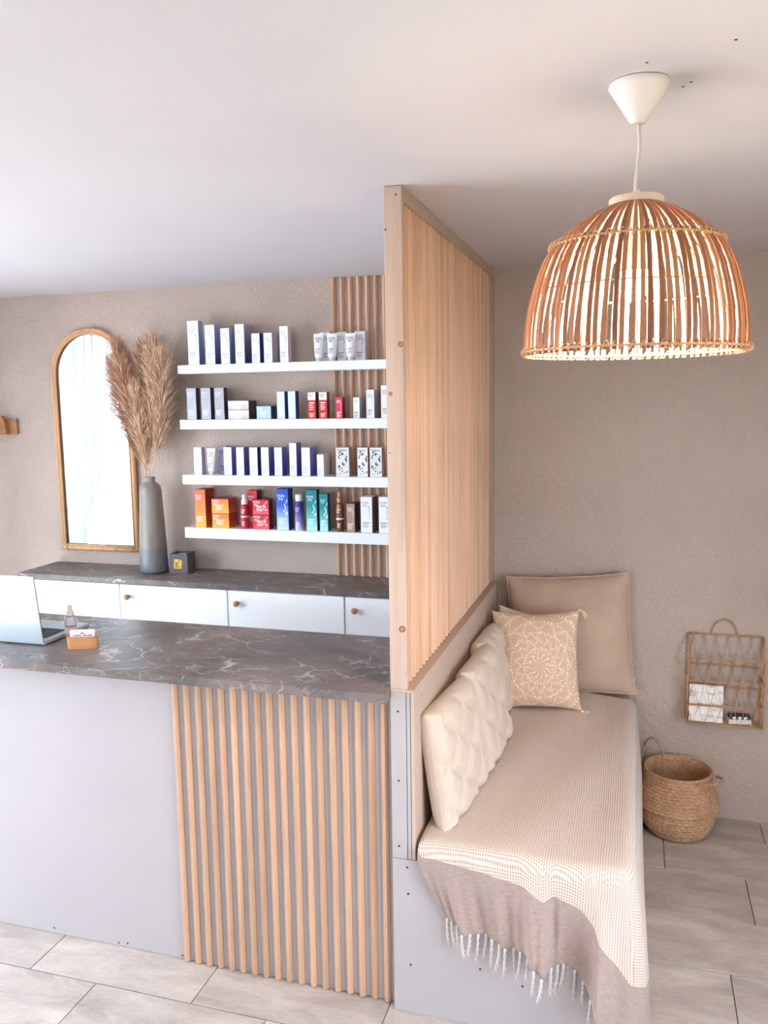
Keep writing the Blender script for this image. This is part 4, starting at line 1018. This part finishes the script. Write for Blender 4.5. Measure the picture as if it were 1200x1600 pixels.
# ------------------------------------------------------------------ pendant lamp
def lamp():
    LX, LY = 0.6515, -0.545
    lm = empty('pendant_lamp', (LX, LY, CEIL), label='rattan dome pendant lamp with lit bulb hanging over the bench', cat='lamp')
    Z = lambda z: z - CEIL
    wp = plain('white_plastic', (218, 209, 206), 0.45)
    o = MB().lathe(((0.054, Z(2.3985)), (0.0545, Z(2.394)), (0.052, Z(2.390)), (0.016, Z(2.333)), (0.0125, Z(2.329)), (0.006, Z(2.328))), 40).build('ceiling_cup', wp, lm); smooth_angle(o)
    cord = [(0.003 * math.sin(k * 0.5), 0, Z(2.332 - 0.0135 * k)) for k in range(11)] + [(0.0, 0, Z(2.20))]
    MB().tube(cord, 0.0032, 8).build('cord', plain('cord_cover', (214, 196, 184), 0.7), lm, True)
    o = MB().lathe(((0.036, Z(2.186)), (0.048, Z(2.186)), (0.0495, Z(2.189)), (0.0495, Z(2.196)), (0.047, Z(2.199)), (0.037, Z(2.199)), (0.036, Z(2.186))), 36, closed_ends=False).build('top_ring', wood('pale_wood', (232, 206, 176), (216, 186, 152), 0), lm); smooth_angle(o)
    # rib profile: radius, z (outer layer)
    prof = [(0.043, 2.187), (0.075, 2.173), (0.105, 2.156), (0.133, 2.134), (0.153, 2.113), (0.168, 2.090), (0.181, 2.060), (0.191, 2.025), (0.1985, 1.990), (0.2025, 1.953), (0.203, 1.913)]
    pr = []
    for a, b in zip(prof[:-1], prof[1:]):
        for t in (0, 0.5): pr.append((a[0] + (b[0] - a[0]) * t, a[1] + (b[1] - a[1]) * t))
    pr.append(prof[-1])
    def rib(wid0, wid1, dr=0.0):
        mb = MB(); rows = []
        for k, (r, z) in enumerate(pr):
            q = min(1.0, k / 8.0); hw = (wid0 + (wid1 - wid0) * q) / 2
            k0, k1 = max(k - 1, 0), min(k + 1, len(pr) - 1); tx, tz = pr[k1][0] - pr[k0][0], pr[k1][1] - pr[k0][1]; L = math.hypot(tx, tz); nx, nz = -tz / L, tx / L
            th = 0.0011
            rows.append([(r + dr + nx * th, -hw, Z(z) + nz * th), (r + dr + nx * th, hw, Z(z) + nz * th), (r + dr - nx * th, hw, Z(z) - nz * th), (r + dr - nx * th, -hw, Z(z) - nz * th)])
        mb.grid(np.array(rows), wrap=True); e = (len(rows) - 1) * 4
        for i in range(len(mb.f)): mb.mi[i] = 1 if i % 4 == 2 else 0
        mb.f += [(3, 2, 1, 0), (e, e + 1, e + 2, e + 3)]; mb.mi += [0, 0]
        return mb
    rm = NT('rattan_rib'); oi = rm.n('ShaderNodeObjectInfo'); nz = rm.noise(rm.coord('Object', (60, 60, 6)), 1, 3)
    cc = rm.ramp(rm.math('ADD', rm.math('MULTIPLY', nz, 0.5), rm.math('MULTIPLY', oi.outputs['Random'], 0.5)), ((0.25, (128, 72, 44)), (0.5, (156, 94, 60)), (0.8, (182, 122, 84))))
    rm.base(cc); rm.set(Roughness=0.5, Specular_IOR_Level=0.4)
    tl = rm.n('ShaderNodeBsdfTranslucent'); rm.l(cc, tl.inputs[0]); mx = rm.n('ShaderNodeMixShader'); mx.inputs[0].default_value = 0.05
    rm.l(rm.b.outputs[0], mx.inputs[1]); rm.l(tl.outputs[0], mx.inputs[2]); rm.l(mx.outputs[0], rm.out.inputs[0])
    me = rib(0.0034, 0.0084).mesh('rib', [rm.m, plain('rib_bulb_lit_face', (238, 222, 196), 0.6)])  # inner faces paler, outer darker: bulb light and shade put into the colour
    N = 84
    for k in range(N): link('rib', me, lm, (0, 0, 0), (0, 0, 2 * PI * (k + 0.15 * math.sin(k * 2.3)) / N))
    def ring(r, z, rr, name, mat): return MB().tube([(r * math.cos(2 * PI * k / 72), r * math.sin(2 * PI * k / 72), Z(z)) for k in range(72)], rr, 7, closed=True).build(name, mat, lm, True)
    rg = plain('rattan_ring', (206, 158, 116), 0.5, var=10)
    def wrapped(r, z, rr, turns, name):
        pts = []
        nn = turns * 8
        for k in range(nn):
            a = 2 * PI * k / nn; b = 2 * PI * k / 8
            q = r + rr * math.cos(b); pts.append((q * math.cos(a), q * math.sin(a), Z(z) + rr * 1.15 * math.sin(b)))
        return MB().tube(pts, 0.0013, 4, closed=True).build(name, rg, lm, True)
    ring(0.1565, 2.1125, 0.0022, 'shoulder_ring', rg); ring(0.1495, 2.1125, 0.0022, 'shoulder_ring', rg); wrapped(0.153, 2.1130, 0.0066, 84, 'binding')
    ring(0.1985, 1.920, 0.0022, 'rim_ring', rg); ring(0.2070, 1.920, 0.0022, 'rim_ring', rg); wrapped(0.2028, 1.920, 0.0066, 84, 'binding')
    ring(0.186, 2.030, 0.0016, 'inner_ring', rg)
    sp_ = MB()
    for k in range(3):
        a = 2 * PI * k / 3 + 0.4; sp_.tube([(0.006 * math.cos(a), 0.006 * math.sin(a), Z(2.200)), (0.040 * math.cos(a), 0.040 * math.sin(a), Z(2.193))], 0.002, 6)
    sp_.build('spider', wp, lm, True)
    o = MB().lathe(((0.004, Z(2.214)), (0.010, Z(2.206)), (0.014, Z(2.199)), (0.014, Z(2.186))), 24).build('socket_cap', wp, lm); smooth_angle(o)
    # socket and bulb
    o = MB().lathe(((0.012, Z(2.187)), (0.020, Z(2.180)), (0.021, Z(2.130)), (0.019, Z(2.112)), (0.0155, Z(2.108))), 28).build('socket', wp, lm); smooth_angle(o)
    o = MB().lathe(((0.0135, Z(2.110)), (0.0145, Z(2.094)), (0.014, Z(2.090))), 24).build('screw_base', M['metal'], lm); smooth_angle(o)
    em = NT('lit_bulb'); em.base((255, 240, 220)); em.b.inputs['Emission Color'].default_value = (1.0, 0.80, 0.55, 1); em.b.inputs['Emission Strength'].default_value = BULB
    o = MB().lathe(((0.0135, Z(2.092)), (0.0150, Z(2.086)), (0.0240, Z(2.074)), (0.0262, Z(2.066))), 28, closed_ends=False).build('bulb_housing', wp, lm); smooth_angle(o)
    MB().lathe(((0.0262, Z(2.066)), (0.0275, Z(2.056)), (0.0290, Z(2.044)), (0.0265, Z(2.030)), (0.019, Z(2.019)), (0.009, Z(2.0145)), (0.002, Z(2.014))), 28).build('bulb', em.m, lm, True)
BULB = 600.0
lamp()

# ------------------------------------------------------------------ wall rack
def rack():
    X0, X1, Z0, Z1, D = 0.893, 1.192, 0.455, 0.826, 0.085
    rk = empty('wall_rack', (X0, WB - 0.004, Z0), label='rattan rod magazine rack with loop handle hanging on the back wall', cat='rack')
    W_, H_ = X1 - X0, Z1 - Z0; cane = wood('cane', (190, 146, 108), (160, 116, 80), 2, 0.5, 2.0, 0.06)
    def rod(name, pts, r=0.0040): return MB().tube(pts, r, 7).build(name, cane, rk, True)
    yb, yf = -0.004, -D
    for z in (0.0, 0.142, 0.238, H_): rod('back_rail', [(0, yb, z), (W_, yb, z)])
    for z in (0.0, 0.082, 0.185, 0.285): rod('front_rail', [(0, yf, z), (W_, yf, z)])
    for x in (0, W_):
        rod('back_post', [(x, yb, 0), (x, yb, H_)], 0.0036); rod('front_post', [(x, yf, 0), (x, yf, 0.285)], 0.0036); rod('brace', [(x, yf, 0.285), (x, yb, H_)])
        for z in (0.0, 0.082, 0.185): rod('side_rail', [(x, yf, z), (x, yb, z)], 0.0028)
        rod('side_brace', [(x, yf, 0.0), (x, yb, 0.142)], 0.003); rod('side_brace', [(x, yf, 0.185), (x, yb, 0.082)], 0.003); rod('side_brace', [(x, yf, 0.285), (x, yb, 0.185)], 0.003)
    def zig(z0, z1, n, yy, ph=0):
        pts = []
        for k in range(n + 1):
            pts.append((W_ * k / n, yy, z0 if (k + ph) % 2 == 0 else z1))
        rod('zigzag_rod', pts, 0.0035)
    zig(0.238, H_, 13, yb - 0.004); zig(0.142, 0.238, 13, yb - 0.004, 1); zig(0.0, 0.142, 13, yb - 0.004)
    zig(0.185, 0.285, 13, yf - 0.004, 1); zig(0.082, 0.185, 13, yf - 0.004); zig(0.0, 0.082, 13, yf - 0.004, 1)
    for k in range(6): rod('floor_rod', [(0, yf + (yb - yf) * (k + 0.5) / 6, 0.0), (W_, yf + (yb - yf) * (k + 0.5) / 6, 0.0)], 0.0022)
    rod('handle', [(W_ / 2 - 0.004 + 0.050 * math.cos(a), yb, H_ + 0.066 * math.sin(a)) for a in np.linspace(0, PI, 20)], 0.0036)
    fx, fy, fz = X0, WB - 0.004, Z0
    pm = NT('printed_leaflet'); nn = pm.noise(pm.coord('Object', (18, 18, 60)), 1.0, 3); pm.base(pm.ramp(nn, ((0.36, (206, 188, 176)), (0.46, (244, 238, 234))))); pm.set(Roughness=0.7)
    l = MB().box((0, 0, 0), (0.136, 0.012, 0.158), 0, 0.0006).build('leaflet_stack', pm.m, loc=(fx + 0.010, fy - D + 0.012, fz + 0.0048), rot=(math.radians(-6), 0, 0))
    tag(l, 'pale leaflets in the left half of the wall rack', 'leaflets')
    bk = empty('small_box', (fx + 0.212, fy - D + 0.040, fz + 0.0048), math.radians(8), label='small white and dark box lying in the right half of the wall rack', cat='box')
    MB().box((-0.045, -0.022, 0), (0.045, 0.022, 0.020), 0, 0.001).build('tray', plain('white_card', (226, 218, 212), 0.6), bk)
    MB().box((-0.042, -0.020, 0.020), (0.042, 0.020, 0.034), 0, 0.001).build('insert', plain('dark_green_card', (50, 60, 54), 0.6), bk)
    for q in range(3): MB().box((-0.03 + q * 0.022, -0.0207, 0.022), (-0.018 + q * 0.022, -0.0203, 0.032)).build('print_mark', INK['white'], bk)
rack()

# ------------------------------------------------------------------ belly basket
def basket():
    bx_, by_ = 0.862, 1.338
    bk = empty('belly_basket', (bx_, by_, 0.0), label='woven seagrass belly basket with loop handles on the floor beside the bench', cat='basket')
    prof = [(0.0, 0.004), (0.06, 0.002), (0.098, 0.004), (0.118, 0.018), (0.136, 0.045), (0.149, 0.080), (0.1520, 0.108), (0.1515, 0.122), (0.1560, 0.128), (0.1650, 0.136), (0.1640, 0.150), (0.153, 0.185), (0.143, 0.215), (0.1365, 0.245), (0.134, 0.268), (0.1345, 0.278)]
    inn = [(0.128, 0.280), (0.126, 0.262), (0.132, 0.22), (0.146, 0.16), (0.138, 0.08), (0.11, 0.02), (0.0, 0.014)]
    P_ = [Vector((a, b)) for a, b in prof]; dense = []
    for a, b in zip(P_[:-1], P_[1:]):
        m = max(2, int((b - a).length / 0.0026))
        for k in range(m): dense.append(a.lerp(b, k / m))
    dense.append(P_[-1]); n = 220; V = []; s = 0
    for i, p in enumerate(dense):
        if i: s += (p - dense[i - 1]).length
        row = []
        for k in range(n):
            th = 2 * PI * k / n
            rowi = s / 0.0140; fr = rowi - math.floor(rowi); par = math.floor(rowi) % 2
            br = 1 - abs(2 * fr - 1) ** 2.5
            ph = th * 38 / (2 * PI) + (fr if par else -fr) * 0.9
            st = 0.5 + 0.5 * math.cos(2 * PI * ph)
            d = 0.0062 * br * (0.35 + 0.65 * st) if 0.03 < p.x else 0
            row.append(((p.x + d) * math.cos(th), (p.x + d) * math.sin(th), p.y))
        V.append(row)
    for a, b in inn: V.append([(a * math.cos(2 * PI * k / n), a * math.sin(2 * PI * k / n), b) for k in range(n)])
    bm = NT('seagrass'); nz = bm.noise(bm.coord('Object', (70, 70, 200)), 1.0, 4); bg_ = bm.noise(bm.coord(), 12, 3)
    bm.base(bm.ramp(bm.math('ADD', bm.math('MULTIPLY', nz, 0.65), bm.math('MULTIPLY', bg_, 0.35)), ((0.3, (140, 100, 74)), (0.5, (180, 140, 108)), (0.7, (208, 174, 142))))); bm.set(Roughness=0.75, Specular_IOR_Level=0.25); bm.bump(nz, 0.3, 0.002)
    mb = MB(); mb.grid(np.array(V), wrap=True); mb.build('body', bm.m, bk, True)
    MB().tube([(0.1325 * math.cos(2 * PI * k / 60), 0.1325 * math.sin(2 * PI * k / 60), 0.2815) for k in range(60)], 0.0055, 8, closed=True).build('rim', bm.m, bk, True)
    def twisted(name, pts, parent):
        mb = MB(); pts = [Vector(p) for p in pts]
        for q in range(2):
            out = []
            for i, p in enumerate(pts):
                t = (pts[min(i + 1, len(pts) - 1)] - pts[max(i - 1, 0)]).normalized(); u = t.orthogonal().normalized(); v = t.cross(u); a = i * 0.7 + q * PI
                out.append(p + (u * math.cos(a) + v * math.sin(a)) * 0.0032)
            mb.tube(out, 0.0036, 6)
        return mb.build(name, bm.m, parent, True)
    # standing handle at the back left, folded handle at the front right
    a0 = math.radians(150); c = Vector((0.131 * math.cos(a0), 0.131 * math.sin(a0), 0.28)); tg = Vector((-math.sin(a0), math.cos(a0), 0))
    tg = (tg * 0.4 + Vector((1, 0.1, 0)) * 0.7).normalized()
    twisted('handle', [c + Vector((0.012, 0, 0)) + tg * 0.052 * math.cos(t) + Vector((0, 0, 0.118 * math.sin(t) - 0.02)) for t in np.linspace(-0.15, PI + 0.15, 34)], bk)
    a1 = math.radians(-38); c = Vector((0.131 * math.cos(a1), 0.131 * math.sin(a1), 0.279)); tg = Vector((-math.sin(a1), math.cos(a1), 0)); od = Vector((math.cos(a1), math.sin(a1), 0))
    twisted('handle', [c + tg * 0.062 * math.cos(t) + od * (0.012 + 0.055 * math.sin(t)) + Vector((0, 0, 0.012 * math.sin(t))) for t in np.linspace(-0.1, PI + 0.1, 30)], bk)
basket()

# ------------------------------------------------------------------ curtain in front of the left window (seen in the mirror)
def curtain():
    cmn = NT('sheer_curtain'); cmn.t.nodes.remove(cmn.b); d = cmn.n('ShaderNodeBsdfDiffuse'); d.inputs[0].default_value = (0.72, 0.74, 0.78, 1); tl = cmn.n('ShaderNodeBsdfTranslucent'); tl.inputs[0].default_value = (0.72, 0.74, 0.78, 1); tr = cmn.n('ShaderNodeBsdfTransparent')
    m1 = cmn.n('ShaderNodeMixShader'); m1.inputs[0].default_value = 0.12; cmn.l(d.outputs[0], m1.inputs[1]); cmn.l(tl.outputs[0], m1.inputs[2])
    m2 = cmn.n('ShaderNodeMixShader'); m2.inputs[0].default_value = 0.10; cmn.l(m1.outputs[0], m2.inputs[1]); cmn.l(tr.outputs[0], m2.inputs[2]); cmn.l(m2.outputs[0], cmn.out.inputs[0])
    rows = []
    for t in np.linspace(0, 1, 60):
        z = 2.36 - 2.25 * t
        if z > 1.02: q = ((2.36 - z) / 1.34); left = 0.12 + 0.50 * q ** 2.2
        else: left = 0.62 + 0.22 * ((1.02 - z) / 0.9)
        row = []
        for k in np.linspace(0, 1, 120):
            y_ = 1.36 + (left - 1.36) * k; amp = 0.022
            row.append((XL + 0.07 + amp * math.sin(k * 2 * PI * 15 + 0.5 * math.sin(3 * t)), y_, z))
        rows.append(row)
    o = MB().grid(np.array(rows)).build('curtain', cmn.m, smooth=True)
    tag(o, 'sheer white curtain tied back at the window, reflected in the arched mirror', 'curtain')
    MB().tube([(XL + 0.07, 0.05, 2.365), (XL + 0.07, 1.40, 2.365)], 0.009, 8).build('rail', M['white'], o, True)
curtain()
